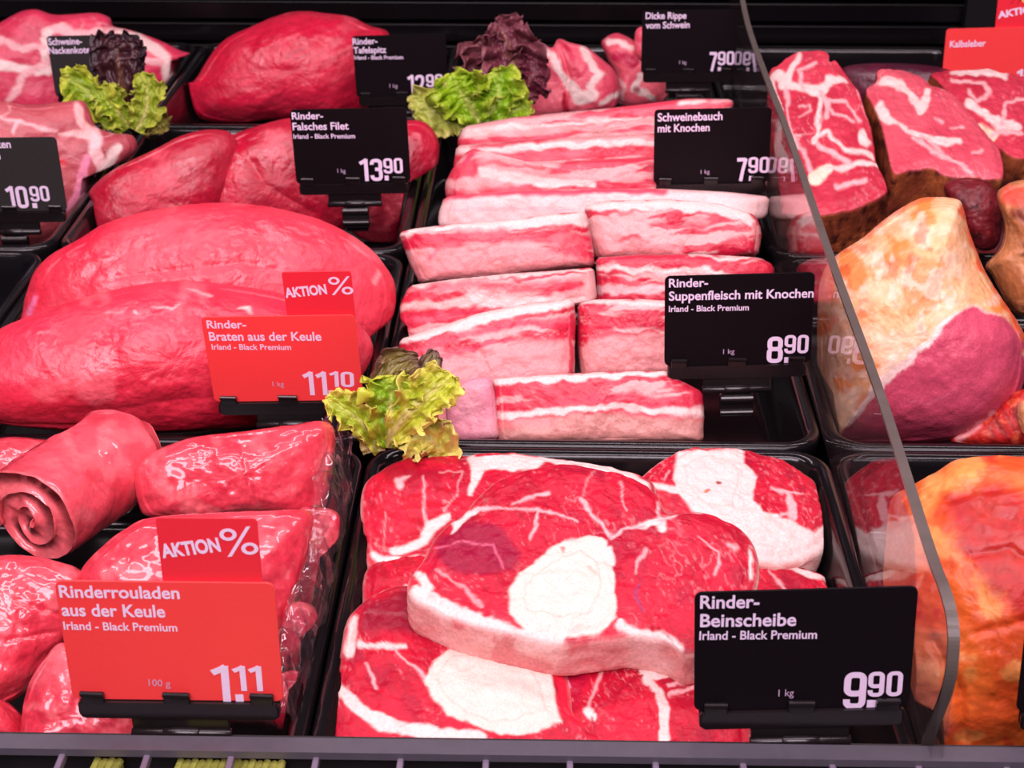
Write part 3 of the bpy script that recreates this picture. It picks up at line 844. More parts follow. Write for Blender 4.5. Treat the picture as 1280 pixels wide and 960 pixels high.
price_sign('greyish price sign reading 10.90 cut off by the left edge', (-75, 173), (70, 171), 0.0, 'grey_card',
    [('Schweinenacken', -71, 186, 14, 185, 10, 0), ('mit Knochen', -71, 200, 1, 199, 10, 0)],
    [('10', 10, 260.5, 37, 260, 27), ('.', 41, 260, 47, 260, 6), ('90', 39, 252, 63, 251.5, 19)])
price_sign('red liver price sign with topper at the back right', (1183, 36), (1303, 33), 0.0, 'red_card',
    [('Kalbsleber', 1187, 59.5, 1232, 58, 8.5, 0)],
    [('1', 1268, 110, 1276, 110, 23), ('9', 1278, 110, 1290, 110, 23)], None,
    ([(1247, -28), (1302, -29), (1303, 34), (1248, 36)], [('AKTION', 1248, 24, 1300, 14, 9, .04)], [('%', 1260, 8, 1298, 3, 26, .04)]))
price_sign('black price sign cut off by the right edge in front of the glazed ham', (1287, 742), (1567, 734), 0.0, 'black_card', [])

# ================================================================== MEAT
VIEW = lambda x, y, z: unit(CAM - at_z(x, y, z))
FW = C(238, 206, 200); FP = C(240, 176, 178); LEAN = C(214, 30, 58); LEAN2 = C(192, 20, 50); DARK = C(150, 12, 52); PINK = C(236, 120, 130)
BONEC = C(233, 208, 196); BONE2 = C(246, 214, 204); BRN = C(150, 60, 40)

def up(tx, ty): return unit([tx, ty, 1.0])

# ---- shank slices (front middle tray) ---------------------------------------
SIDEF = dict(lean=C(246, 196, 190), lean2=C(236, 160, 158), fib=5, fibamp=.18, warp=3, blotch=[(C(214, 84, 92), 26, .12, .6)])
shank = dict(lean=C(203, 20, 52), lean2=C(178, 10, 44), warp=4.5, fibamp=.24, marble=.35, mscale=13, fib=60, fat=FP, fleck=.4, blotch=[(C(156, 8, 48), 34, .12, .55)])
G = 'beef shank slices piled in the front middle tray'

slab('shank_slice', 'beef shank slice at the front left of its pile with large pale bone', 'meat',
     [(452, 757), (475, 741), (510, 733), (570, 745), (640, 775), (690, 805), (702, 850), (708, 885), (730, 905), (745, 925), (700, 950), (600, 955), (480, 945), (430, 925), (414, 893), (418, 862), (430, 838), (435, 805), (440, 775)],
     (560, 850, .003), up(0.02, -.16), .019,
     dict(shank, layers=[('l', [(442, 772, 5), (436, 812, 7)], FW), ('l', [(450, 806, 5), (478, 812, 4), (506, 810, 3)], FW), ('l', [(455, 765, 1), (500, 771, 1.2), (518, 780, .8)], FP),
                         ('l', [(490, 812, 1.5), (508, 835, 1.2), (534, 852, 1.5)], FP), ('l', [(424, 858, 7), (445, 885, 8), (478, 906, 9), (530, 918, 8), (600, 925, 7)], FW),
                         ('p', [(452, 757), (510, 733), (545, 752), (570, 795), (540, 800), (480, 790), (450, 790)], C(136, 4, 42), 8, .85),
                         ('l', [(455, 835, 1.5), (470, 862, 2)], FP), ('p', [(690, 840), (702, 838), (722, 870), (738, 905), (715, 915), (700, 880)], LEAN),
                         ('p', [(531, 852), (540, 833), (556, 818), (575, 808), (640, 805), (686, 832), (693, 870), (703, 905), (660, 920), (600, 914), (560, 897), (538, 874)], BONEC),
                         ('l', [(545, 850, .8), (560, 828, .8), (600, 822, .8), (660, 832, .8), (676, 860, .8), (680, 890, .8), (640, 904, .8), (585, 898, .8), (552, 872, .8), (545, 850, .8)], C(214, 160, 146), 1.6, .55)]),
     11, G, side=SIDEF, parts=[('marrow_bone', [(531, 852), (540, 833), (556, 818), (575, 808), (640, 805), (686, 832), (693, 870), (703, 905), (660, 920), (600, 914), (560, 897), (538, 874)], 'bone')])

slab('shank_slice', 'boneless-looking beef shank slice at the front of its pile, left of the 9.90 sign', 'meat',
     [(700, 830), (740, 818), (780, 810), (830, 806), (868, 815), (905, 840), (925, 890), (920, 940), (820, 950), (745, 940), (722, 905), (705, 870)],
     (800, 880, -.002), up(-.03, -.14), .019,
     dict(shank, layers=[('p', [(705, 832), (735, 822), (733, 850), (722, 880), (710, 865)], C(170, 14, 52), 2, .9), ('l', [(696, 835, 4), (712, 860, 2)], C(236, 170, 200), 2, .8),
                         ('l', [(800, 828, 5), (806, 845, 7), (832, 846, 7), (850, 830, 6), (866, 818, 6)], FW), ('l', [(806, 850, 5), (822, 868, 5), (832, 890, 7), (830, 925, 7)], FW),
                         ('l', [(734, 890, 5), (744, 899, 4)], FW), ('l', [(745, 893, 1.5), (772, 868, 1.2), (802, 848, 1.5)], C(160, 14, 46), 1.5), ('l', [(752, 838, 1.5), (748, 852, 1.5), (736, 885, 1.5)], FP),
                         ('l', [(856, 838, 3), (852, 858, 3), (838, 862, 3)], FP), ('l', [(838, 872, 2), (866, 862, 2)], FP), ('l', [(742, 899, 1.5), (746, 930, 1.2)], C(160, 14, 46), 1.5)]),
     12, G, side=SIDEF)

slab('shank_slice', 'lower beef shank slice peeking out at the left middle of its pile', 'meat',
     [(470, 705), (520, 690), (580, 690), (620, 720), (610, 760), (560, 775), (500, 770), (468, 758), (462, 730)],
     (530, 735, .000), up(0, -.1), .020, dict(shank, layers=[('l', [(466, 752, 3), (490, 742, 3), (508, 736, 2.5)], FW)]), 13, G, side=SIDEF, res=120, rings=40)

slab('shank_slice', 'beef shank slice at the back left of its pile under the curly lettuce', 'meat',
     [(459, 625), (463, 602), (478, 588), (505, 574), (545, 569), (590, 568), (625, 565), (660, 569), (700, 573), (745, 580), (795, 592), (812, 610), (800, 660), (740, 690), (640, 700), (560, 702), (500, 708), (470, 700), (462, 670)],
     (580, 640, .008), up(0.0, -.18), .022,
     dict(shank, layers=[('l', [(590, 572, 7), (598, 590, 8), (592, 608, 5), (588, 620, 3)], FW), ('l', [(600, 580, 11), (640, 577, 12), (670, 578, 9)], FW), ('l', [(660, 573, 5), (720, 578, 6), (770, 590, 7), (806, 606, 6)], FW),
                         ('l', [(500, 610, 4), (498, 602, 3), (512, 598, 1)], FP), ('l', [(531, 600, .9), (528, 640, 1.3), (535, 662, 2.5)], FP), ('l', [(492, 690, 5), (530, 680, 6), (540, 660, 6), (560, 650, 3)], FW), ('l', [(480, 640, .8), (483, 690, .8)], FP, 1.5, .6),
                         ('l', [(550, 590, 1), (575, 592, 1), (572, 620, .8), (555, 645, 2)], FP, 1.5, .7), ('l', [(465, 690, 3), (480, 702, 5), (540, 700, 5)], FW)]),
     14, G, side=SIDEF, mat='cut')

slab('shank_slice', 'beef shank slice at the back right of its pile showing a wide white bone', 'meat',
     [(803, 603), (812, 592), (823, 582), (852, 565), (872, 560), (915, 560), (960, 571), (980, 577), (1005, 592), (1022, 611), (1035, 635), (1039, 652), (1031, 672), (1010, 686), (980, 694), (930, 690), (890, 668), (850, 640), (815, 622)],
     (920, 625, -.003), up(0.10, -.20), .025,
     dict(shank, layers=[('p', [(845, 560), (930, 558), (930, 580), (946, 600), (942, 630), (955, 645), (992, 655), (1026, 668), (1045, 690), (960, 710), (900, 670), (848, 622), (842, 598)], FW),
                         ('l', [(964, 612, 1.2), (985, 620, 2.2), (990, 640, 2.4), (976, 648, 2)], FP), ('l', [(985, 620, 2), (1003, 620, 1.2)], FP), ('l', [(1032, 625, 3), (1036, 655, 5), (1020, 680, 8)], FW), ('l', [(988, 630, 6), (990, 648, 6)], FP),
                         ('l', [(820, 608, 4), (846, 614, 5)], FW), ('l', [(830, 600, .8), (836, 590, .8)], FP),
                         ('l', [(855, 582, .7), (880, 570, .7), (915, 578, .7), (922, 605, .7), (915, 635, .7), (880, 630, .7), (858, 605, .7), (855, 582, .7)], C(214, 162, 146), 1.6, .55),
                         ('l', [(898, 603, 2.2)], BRN, 1), ('l', [(881, 615, 3), (886, 613, 2)], C(190, 110, 80), 1)]),
     15, G, side=dict(SIDEF, lean=C(250, 222, 212), lean2=C(240, 180, 172)), parts=[('marrow_bone', [(850, 582), (880, 566), (915, 572), (926, 605), (918, 640), (880, 636), (852, 605)], 'bone')])

slab('shank_slice', 'lower beef shank slice under the white-boned one, beside the right tray wall', 'meat',
     [(900, 706), (945, 700), (990, 706), (1030, 718), (1042, 735), (1030, 760), (960, 775), (890, 760), (880, 730)],
     (970, 735, -.022), up(0.08, -.1), .020, dict(shank, layers=[('l', [(940, 708, 3), (990, 710, 4), (1036, 726, 4)], FW), ('l', [(960, 715, 1), (980, 740, 1.5)], FP)]), 16, G, side=SIDEF, res=120, rings=40)

slab('shank_slice', 'big beef shank slice on top of its pile with pale round bone', 'meat',
     [(640, 594), (672, 587), (705, 581), (745, 586), (790, 598), (815, 616), (828, 640), (850, 640), (880, 640), (915, 655), (932, 672), (940, 700), (936, 730), (918, 768), (890, 795), (855, 806), (828, 792), (792, 783), (760, 786), (702, 792), (655, 784), (610, 776), (570, 764), (540, 750), (521, 736), (522, 715), (538, 696), (547, 677), (565, 655), (587, 640), (602, 622), (618, 607)],
     (720, 690, .038), up(0.02, -.22), .026,
     dict(shank, layers=[('p', [(548, 675), (575, 655), (610, 655), (640, 672), (650, 695), (640, 715), (600, 722), (560, 712), (545, 695)], C(146, 4, 52), 5, .92),
                         ('l', [(545, 685, 1), (580, 680, 1), (618, 685, 1.2), (628, 712, 1)], C(226, 110, 140), 1.4, .8),
                         ('l', [(587, 640, 3), (572, 652, 5), (566, 664, 2)], FW), ('l', [(570, 652, 4), (600, 637, 4)], FW), ('l', [(600, 637, 3), (640, 639, 1), (672, 640, 1.4), (695, 645, 1.6), (722, 656, 1.6)], FP),
                         ('l', [(640, 632, .9), (656, 627, 1.4), (684, 618, 2)], FP), ('l', [(672, 641, 1.4), (668, 665, 1.6), (662, 680, 1.2)], FP), ('l', [(727, 630, 2.2), (745, 652, 1.8), (762, 672, 3)], FP),
                         ('l', [(775, 600, .9), (776, 630, .9), (783, 642, .9)], FP), ('l', [(803, 660, 5), (824, 653, 6), (826, 664, 5)], FW), ('l', [(824, 655, 3), (850, 644, 1.4), (882, 637, 1.4)], FP), ('l', [(824, 655, 3), (822, 625, 1.4)], FP), ('l', [(803, 660, 3), (780, 666, 1.6), (765, 676, 3)], FP),
                         ('l', [(872, 675, 1), (897, 690, 1.5), (899, 708, 1.5), (892, 720, 1)], FP), ('l', [(808, 690, 2), (796, 705, 2.5), (792, 720, 1)], FP, 1.8, .8), ('l', [(938, 680, 2), (939, 720, 2)], FW), ('l', [(912, 680, 3), (922, 685, 3)], FP, 2.5, .8),
                         ('l', [(742, 586, 1), (735, 600, 1), (730, 625, 1)], FP, 1.4, .5),
                         ('l', [(520, 738, 9), (545, 756, 10), (580, 770, 9), (640, 788, 7), (700, 796, 6)], FW), ('l', [(524, 715, 5), (534, 735, 6)], FW), ('l', [(545, 714, 2), (580, 735, 2), (600, 760, 3)], FP, 1.5, .6), ('l', [(775, 780, 5), (810, 788, 4), (850, 806, 4)], FW),
                         ('l', [(762, 690, 5), (764, 705, 5)], FW), ('l', [(800, 735, 2), (795, 752, 2), (806, 765, 1)], C(130, 60, 110), 2, .7),
                         ('p', [(637, 770), (636, 742), (652, 718), (685, 690), (712, 677), (735, 672), (757, 680), (764, 710), (769, 745), (771, 772), (750, 787), (702, 792), (660, 785)], BONEC),
                         ('l', [(655, 760, .8), (658, 735, .8), (690, 704, .8), (725, 692, .8), (744, 706, .8), (750, 745, .8), (735, 768, .8), (690, 772, .8), (655, 760, .8)], C(214, 162, 146), 1.6, .55),
                         ('l', [(702, 691, 3)], C(226, 130, 120), 1.2), ('l', [(737, 713, 3), (742, 718, 2)], C(240, 180, 165), 2)]),
     17, G, side=dict(SIDEF, lean=C(248, 204, 196), lean2=C(236, 160, 156)), res=340, rings=110,
     parts=[('marrow_bone', [(637, 770), (636, 742), (652, 718), (685, 690), (712, 677), (735, 672), (757, 680), (764, 710), (769, 745), (771, 772), (750, 787), (702, 792), (660, 785)], 'bone')])

# ---- two big roasts (second row) --------------------------------------------
roast = dict(lean=C(232, 58, 80), lean2=C(216, 36, 64), warp=6, fib=-18, fibamp=.10, grain=2.2, fat=C(244, 150, 150), blotch=[(C(242, 112, 124), 60, .18, .55)])
pillow('beef_roast', 'large smooth beef roast at the back of its tray, behind the other one', 'meat',
       [(24, 415), (28, 392), (32, 370), (45, 338), (65, 318), (100, 298), (130, 280), (180, 265), (235, 256), (290, 254), (340, 260), (400, 275), (440, 294), (465, 312), (482, 332), (493, 352), (495, 376), (488, 402), (478, 425), (462, 444), (400, 455), (300, 455), (100, 445), (45, 435)],
       (260, 350, .035), .045, .055, dict(roast, layers=[('l', [(44, 370, 3), (36, 392, 4)], C(236, 130, 180), 3, .7), ('l', [(466, 352, 4), (472, 342, 2)], FP, 3, .6)]), 21, 'two large smooth beef roasts', res=260, rings=80, lump=.005, lfreq=20,
       dents=[('l', [(60, 400, 4), (130, 330, 3), (220, 290, 2)], .002, 18), ('l', [(150, 345, 2), (300, 330, 3), (400, 350, 2)], .0022, 12)])
pillow('beef_roast', 'large smooth beef roast at the front of its tray under the red 11.10 sign', 'meat',
       [(-70, 480), (-40, 440), (0, 411), (25, 400), (70, 383), (110, 371), (160, 359), (215, 352), (270, 354), (330, 362), (395, 378), (440, 398), (466, 430), (458, 462), (430, 500), (380, 528), (320, 534), (260, 538), (200, 541), (120, 541), (60, 537), (0, 530), (-50, 515)],
       (200, 455, .018), .050, .022, dict(roast, lean=C(228, 50, 78), layers=[('l', [(190, 384, .6), (215, 385, 1.5), (224, 378, .8)], FP, 1.5, .8), ('l', [(235, 360, .8), (262, 368, 1.6), (268, 371, .8)], FP, 1.6, .8), ('l', [(300, 382, 1), (310, 384, 2.5), (315, 392, .8)], FW, 1.4, .8), ('l', [(166, 392, 2), (171, 396, .8)], FP, 1.4, .8), ('l', [(130, 390, 1), (150, 390, 1)], FP, 2, .5)]),
       22, 'two large smooth beef roasts', res=260, rings=80, lump=.005, lfreq=18, dents=[('l', [(200, 500, 4), (330, 490, 5), (420, 470, 3)], .003, 16), ('l', [(40, 520, 3), (180, 505, 4)], .002, 14)])

# ---- shoulder fillets (third row, second tray) -------------------------------
fil = dict(lean=C(206, 24, 58), lean2=C(176, 12, 46), warp=4, fib=40, fibamp=.16, grain=1.4, blotch=[(C(232, 90, 108), 34, .22, .45)])
GF = 'dark red shoulder fillets in one tray'
pillow('shoulder_fillet', 'dark red fillet at the left of its tray, below the lettuce with the dark leaf', 'meat',
       [(97, 282), (103, 258), (117, 232), (145, 210), (190, 188), (225, 170), (258, 162), (288, 166), (296, 190), (284, 235), (260, 285), (230, 312), (200, 316), (150, 325), (110, 318), (98, 300)], (200, 240, .000), .028, .016, dict(fil, lean=C(196, 30, 60)), 31, GF, lump=.004, res=160, rings=50)
pillow('shoulder_fillet', 'dark red fillet at the right of its tray behind the 13.90 sign', 'meat',
       [(425, 235), (432, 185), (452, 166), (485, 155), (512, 150), (533, 154), (546, 170), (549, 192), (543, 222), (533, 258), (520, 290), (503, 304), (470, 306), (435, 285)], (490, 225, -.004), .028, .018, dict(fil, lean=C(190, 12, 52), lean2=C(150, 6, 40)), 33, GF, lump=.003, res=160, rings=50)
pillow('shoulder_fillet', 'dark red fillet in the middle of its tray, left of the 13.90 sign', 'meat',
       [(228, 275), (234, 240), (255, 203), (285, 172), (330, 155), (370, 148), (410, 160), (440, 195), (450, 240), (440, 280), (390, 300), (310, 300), (250, 295)], (335, 225, -.002), .034, .016, fil, 32, GF, lump=.005, lfreq=24, res=180, rings=56, dents=[('l', [(300, 180, 2), (330, 230, 3), (390, 265, 2)], .0025, 9)])

# ---- round joint at the back --------------------------------------------------
pillow('beef_joint', 'round bright red beef joint at the back, left of its black price sign', 'meat',
       [(233, 122), (231, 104), (237, 106), (247, 95), (258, 77), (272, 58), (290, 44), (320, 30), (342, 21), (372, 14), (410, 17), (438, 21), (462, 32), (486, 41), (482, 70), (470, 105), (462, 132), (440, 147), (400, 152), (340, 150), (300, 155), (262, 152), (241, 142)],
       (350, 90, -.006), .050, .04, dict(fil, lean=C(214, 26, 64), lean2=C(190, 14, 50), fib=-25, fibamp=.22), 35, None, res=200, rings=64, lump=.004)

# ---- pork neck at the left ----------------------------------------------------
pork = dict(lean=C(206, 92, 106), lean2=C(182, 66, 84), warp=5, fibamp=.10, fib=30, marble=.35, mscale=22, fat=C(246, 206, 206))
pillow('pork_neck_slice', 'pale thick pork neck chop at the back left behind the greyish sign', 'meat',
       [(-50, 70), (-20, 40), (0, 28), (25, 15), (45, 12), (65, 18), (90, 18), (120, 16), (137, 22), (142, 33), (160, 37), (185, 45), (210, 55), (228, 64), (249, 68), (244, 82), (225, 100), (208, 122), (190, 140), (120, 150), (60, 150), (10, 145), (-40, 130)],
       (90, 85, -.002), .022, .04, dict(pork, lean=C(226, 62, 96), lean2=C(206, 46, 80), layers=[('l', [(60, 40, 6), (75, 35, 6), (100, 42, 5), (145, 40, 6)], FP), ('l', [(62, 42, 5), (55, 65, 6), (60, 90, 5), (30, 85, 4), (0, 80, 7)], FW), ('l', [(10, 125, 4), (30, 95, 5), (58, 78, 5)], FP), ('l', [(150, 38, 5), (175, 50, 6), (205, 70, 7), (210, 95, 7)], FW), ('l', [(180, 75, 4), (200, 80, 5)], FP), ('l', [(0, 50, 4), (30, 60, 4), (55, 60, 4)], FP)]),
       41, None, mat='fatcut', prof=(5, 2.2), lump=.004, res=200, rings=60)
pillow('pork_neck_slice', 'greyish pink pork neck piece left, in front of the lettuce with the dark leaf', 'meat',
       [(-60, 160), (-30, 138), (0, 126), (25, 130), (50, 130), (80, 127), (103, 126), (113, 140), (120, 158), (140, 166), (166, 170), (170, 188), (152, 206), (130, 232), (112, 252), (92, 280), (70, 302), (10, 310), (-50, 290)],
       (60, 215, .004), .020, .04, dict(pork, lean=C(190, 84, 92), lean2=C(166, 62, 74), layers=[('l', [(0, 148, 1.5), (25, 152, 2.5), (45, 160, 2), (70, 165, 2)], FP), ('l', [(98, 130, 3), (102, 150, 5), (115, 165, 7), (95, 168, 4), (75, 170, 2)], C(240, 180, 176)), ('l', [(120, 165, 6), (118, 190, 8), (130, 215, 6)], C(244, 190, 190)), ('l', [(145, 185, 7), (130, 215, 6), (122, 225, 4)], FW), ('l', [(108, 200, 5), (100, 235, 7), (92, 260, 8)], C(240, 140, 170)), ('l', [(80, 203, 4)], C(210, 20, 40), 3), ('l', [(25, 152, 2), (15, 165, 2)], FP)]),
       42, None, mat='fatcut', prof=(5, 2.2), lump=.004, res=200, rings=60)

# ---- pork thick ribs at the back ----------------------------------------------
rib = dict(lean=C(238, 104, 120), lean2=C(220, 70, 96), warp=5, fib=70, fibamp=.12, marble=.3, mscale=24, fat=FW)
GR = 'pork thick ribs at the back'
pillow('pork_rib', 'pale pork rib piece sticking up behind the 7.90 sign at the back', 'meat', [(793, 48), (796, 36), (806, 33), (815, 40), (818, 65), (805, 75), (794, 66)], (805, 55, .028), .010, .016, dict(rib), 45, GR, mat='fatcut', res=80, rings=28)
pillow('pork_rib', 'bundle of pork thick ribs at the back right of the reddish curly lettuce', 'meat',
       [(655, 72), (659, 58), (675, 54), (690, 60), (698, 49), (712, 53), (732, 58), (748, 70), (768, 88), (775, 110), (768, 135), (740, 142), (712, 146), (680, 150), (662, 148), (650, 120)], (710, 100, .0), .020, .035,
       dict(rib, layers=[('l', [(668, 55, 3), (690, 72, 4), (708, 100, 5), (722, 122, 8), (740, 120, 7)], FW), ('l', [(700, 52, 2), (715, 75, 5), (722, 95, 4)], C(206, 36, 74)), ('l', [(728, 60, 4), (745, 85, 5), (752, 92, 4), (738, 108, 6)], FW), ('l', [(662, 70, 5), (672, 95, 5), (668, 120, 4)], C(210, 40, 76), 2, .8), ('l', [(704, 118, 3), (708, 140, 3)], C(190, 30, 60)), ('l', [(655, 62, 3), (664, 80, 3)], FW), ('l', [(750, 130, 3), (775, 118, 3)], FW)]),
       46, GR, mat='fatcut', res=160, rings=50, prof=(3.5, 2), dents=[('l', [(697, 52, 1), (712, 95, 2), (705, 145, 2)], .004, 4)])
pillow('pork_rib', 'pork thick rib piece at the back left of the 7.90 sign', 'meat',
       [(752, 55), (757, 47), (770, 41), (784, 46), (800, 57), (812, 70), (830, 90), (835, 120), (815, 135), (785, 135), (768, 125), (770, 95), (760, 75)], (790, 90, -.004), .020, .03,
       dict(rib, layers=[('l', [(760, 52, 4), (775, 50, 4), (785, 60, 4), (800, 62, 4)], FW), ('l', [(772, 70, 6), (790, 78, 8)], C(196, 36, 76)), ('l', [(800, 95, 4), (795, 110, 5), (815, 122, 4)], FW), ('l', [(798, 112, 4)], C(150, 70, 80), 3), ('l', [(765, 90, 3), (780, 110, 3), (775, 130, 3)], FP)]),
       47, GR, mat='fatcut', res=140, rings=44, prof=(3.5, 2))

# ---- pork belly strips ------------------------------------------------------------
belly = dict(lean=C(214, 46, 74), lean2=C(226, 82, 100), warp=5, fib=-4, fibamp=.16, fat=C(228, 164, 164), marble=.45, mscale=6, mstretch=5, streak=(-4, 15, .48, .10, .95))
GB = 'pork belly strips lying in a row'
def strip(label, outl, anchor, seed, spec, front=.018, back=.020, name='pork_belly_strip', group=GB, sharp=True, prof=(9, 2.6), **kw):
    return pillow(name, label, 'meat', outl, anchor, front, back, spec, seed, group, mat='fatcut', prof=prof, res=kw.pop('res', 260), rings=kw.pop('rings', 60), lump=kw.pop('lump', .0022), lfreq=45, sharp=sharp, **kw)
strip('rearmost pork belly strip, its top edge running behind the 7.90 sign', [(580, 158), (640, 147), (700, 141), (765, 135), (820, 128), (860, 123), (914, 124), (918, 132), (900, 150), (905, 185), (740, 188), (580, 195), (571, 178)], (740, 162, .035), 51, dict(belly, lean=C(228, 64, 90), layers=[('l', [(580, 166, 5), (640, 160, 3), (700, 155, 2), (800, 148, 2)], FW), ('l', [(850, 130, 3), (880, 127, 2)], FW)]))
strip('second pork belly strip from the back with broad white fat bands', [(571, 182), (640, 176), (720, 172), (800, 168), (880, 160), (955, 165), (962, 185), (955, 212), (880, 220), (740, 225), (620, 222), (566, 212)], (750, 197, .030), 52, dict(belly, layers=[('l', [(570, 187, 3), (640, 186, 4), (700, 181, 4), (820, 178, 4)], FW), ('l', [(590, 185, 3), (640, 178, 3), (700, 170, 2)], C(206, 40, 72), 3, .8)]))
strip('third pork belly strip from the back, its left end curling up', [(565, 212), (575, 200), (583, 190), (596, 184), (600, 196), (660, 202), (740, 200), (820, 196), (900, 200), (958, 205), (960, 235), (900, 250), (760, 255), (640, 252), (558, 250), (556, 232)], (750, 225, .024), 53, dict(belly, layers=[('l', [(600, 215, 5), (640, 222, 7), (680, 228, 6), (740, 232, 4)], FW), ('l', [(580, 205, 3), (590, 195, 4)], C(210, 60, 92)), ('l', [(585, 212, 3), (615, 204, 3), (680, 210, 2)], C(222, 60, 84), 2, .8), ('l', [(640, 190, 3), (700, 196, 4), (790, 190, 3)], FW)]))
strip('front pork belly strip showing its smooth white fat side', [(556, 246), (640, 238), (740, 236), (830, 236), (910, 240), (962, 246), (958, 272), (900, 285), (740, 292), (620, 290), (548, 284), (548, 268)], (750, 264, .018), 54, dict(lean=C(242, 208, 204), lean2=C(240, 192, 190), warp=4, fib=-3, fibamp=.06, fat=FW, layers=[('l', [(556, 246, 4), (640, 241, 5), (735, 238, 4), (830, 240, 4)], C(230, 80, 104), 3), ('l', [(560, 262, 1), (720, 262, 1.2)], C(240, 160, 170), 2, .7)]))

# ---- short rib blocks -----------------------------------------------------------------
sr = dict(lean=C(202, 26, 58), lean2=C(214, 48, 74), warp=6, fib=-6, fibamp=.16, fat=C(228, 172, 170), marble=.7, mscale=6, mstretch=4, fleck=.35, streak=(-5, 12, .40, .09, .9))
GS = 'short rib blocks stacked in the second row'
FACE = C(226, 138, 140)
def block(label, outl, anchor, seed, layers, front=.016, back=.028, **kw):
    return strip(label, outl, anchor, seed, dict(sr, layers=layers, **kw.pop('spec', {})), front, back, name='short_rib', group=GS, **kw)
block('short rib block at the back right of its stack, under the front pork belly', [(730, 258), (760, 252), (830, 250), (900, 256), (945, 270), (952, 290), (948, 320), (900, 326), (800, 326), (745, 326), (736, 300)], (840, 290, .018), 61,
      [('l', [(730, 258, 5), (830, 255, 8), (900, 262, 8), (940, 276, 6)], FW), ('p', [(742, 296), (780, 300), (850, 306), (850, 330), (742, 330)], FACE, 4, .8), ('l', [(945, 280, 3), (950, 318, 3)], FACE), ('l', [(905, 314, 5), (940, 306, 5)], C(206, 30, 64), 3)], tilt=.15)
block('short rib block at the back left of its stack', [(498, 292), (512, 288), (560, 282), (640, 276), (700, 268), (732, 266), (738, 290), (743, 320), (743, 334), (690, 340), (620, 348), (524, 356), (512, 330), (504, 308)], (620, 312, .016), 62,
      [('l', [(498, 291, 2.5), (560, 284, 3), (640, 278, 5), (732, 272, 9)], FW), ('l', [(505, 302, 5), (560, 298, 6), (640, 295, 8), (735, 300, 9)], C(214, 34, 70), 4, .8), ('p', [(510, 315), (560, 308), (640, 306), (700, 316), (742, 326), (742, 345), (640, 352), (520, 360)], FACE, 5, .9), ('l', [(538, 322, 2), (548, 312, 3), (562, 308, 2)], C(206, 50, 84), 3, .7)], tilt=.15)
block('short rib block second from the back at the right, reaching behind the 8.90 sign', [(745, 322), (800, 318), (880, 318), (950, 322), (968, 332), (965, 378), (900, 384), (800, 384), (746, 380)], (855, 350, .012), 63,
      [('l', [(745, 334, 3), (800, 338, 3), (900, 340, 3)], FW), ('l', [(745, 362, 5), (830, 362, 4), (900, 360, 4)], FP), ('l', [(860, 319, 1.5), (950, 322, 1.5)], FW)])
block('short rib block at the left with wavy red and white layers, second from the back', [(512, 357), (560, 350), (640, 342), (700, 338), (742, 334), (745, 355), (746, 378), (700, 385), (600, 415), (505, 430), (499, 400), (500, 380)], (620, 376, .012), 64,
      [('l', [(514, 356, 3), (560, 350, 3.5), (640, 342, 3), (740, 336, 2)], FW), ('l', [(520, 364, 5), (600, 356, 5), (720, 358, 8)], C(216, 40, 72), 4, .7), ('l', [(502, 385, 5), (560, 378, 6), (640, 376, 7), (740, 375, 4)], FW, 3, .85), ('l', [(505, 400, 4), (560, 394, 5), (600, 390, 3)], C(222, 60, 90), 3, .8)])
block('short rib block in the middle right of its stack, left of the 8.90 sign', [(722, 380), (745, 374), (800, 374), (860, 378), (880, 385), (880, 465), (840, 472), (760, 474), (726, 474), (722, 430)], (800, 424, .006), 65,
      [('l', [(726, 378, 3), (800, 378, 3), (860, 382, 3)], FW), ('p', [(724, 430), (760, 420), (820, 418), (880, 412), (880, 480), (724, 480)], C(228, 146, 146), 4, .95), ('l', [(728, 408, 3), (780, 408, 4), (840, 408, 4)], C(212, 30, 66), 2.5, .9), ('l', [(722, 418, 4), (725, 440, 2), (726, 470, 1)], C(206, 30, 66), 2, .9)])
block('short rib block at the left front of its stack with a diagonal white fat edge', [(500, 425), (540, 412), (600, 392), (660, 380), (717, 374), (720, 400), (718, 440), (718, 472), (690, 480), (610, 492), (560, 545), (520, 548), (500, 490)], (620, 440, .004), 66,
      [('l', [(500, 424, 5), (560, 408, 7), (620, 392, 9), (716, 377, 4)], FW), ('p', [(505, 470), (560, 444), (640, 428), (716, 420), (720, 480), (620, 500), (560, 550), (505, 550)], C(228, 144, 146), 4, .95), ('l', [(520, 440, 3), (580, 418, 4), (640, 408, 5), (712, 398, 6)], C(222, 54, 86), 3, .8), ('l', [(530, 452, 2), (600, 432, 3), (640, 424, 2)], C(224, 60, 90), 2, .8), ('l', [(713, 395, 3), (714, 470, 3)], C(206, 30, 66), 2, .9)], tilt=.1)
strip('pale pink smooth rib end standing beside the curly lettuce in the second row', [(556, 492), (585, 474), (614, 470), (620, 500), (624, 548), (590, 552), (560, 552)], (590, 520, -.004), 67, dict(lean=C(232, 156, 168), lean2=C(224, 134, 154), warp=5, fibamp=.08, fib=-20), name='short_rib', group=GS, front=.008, res=100, rings=30)
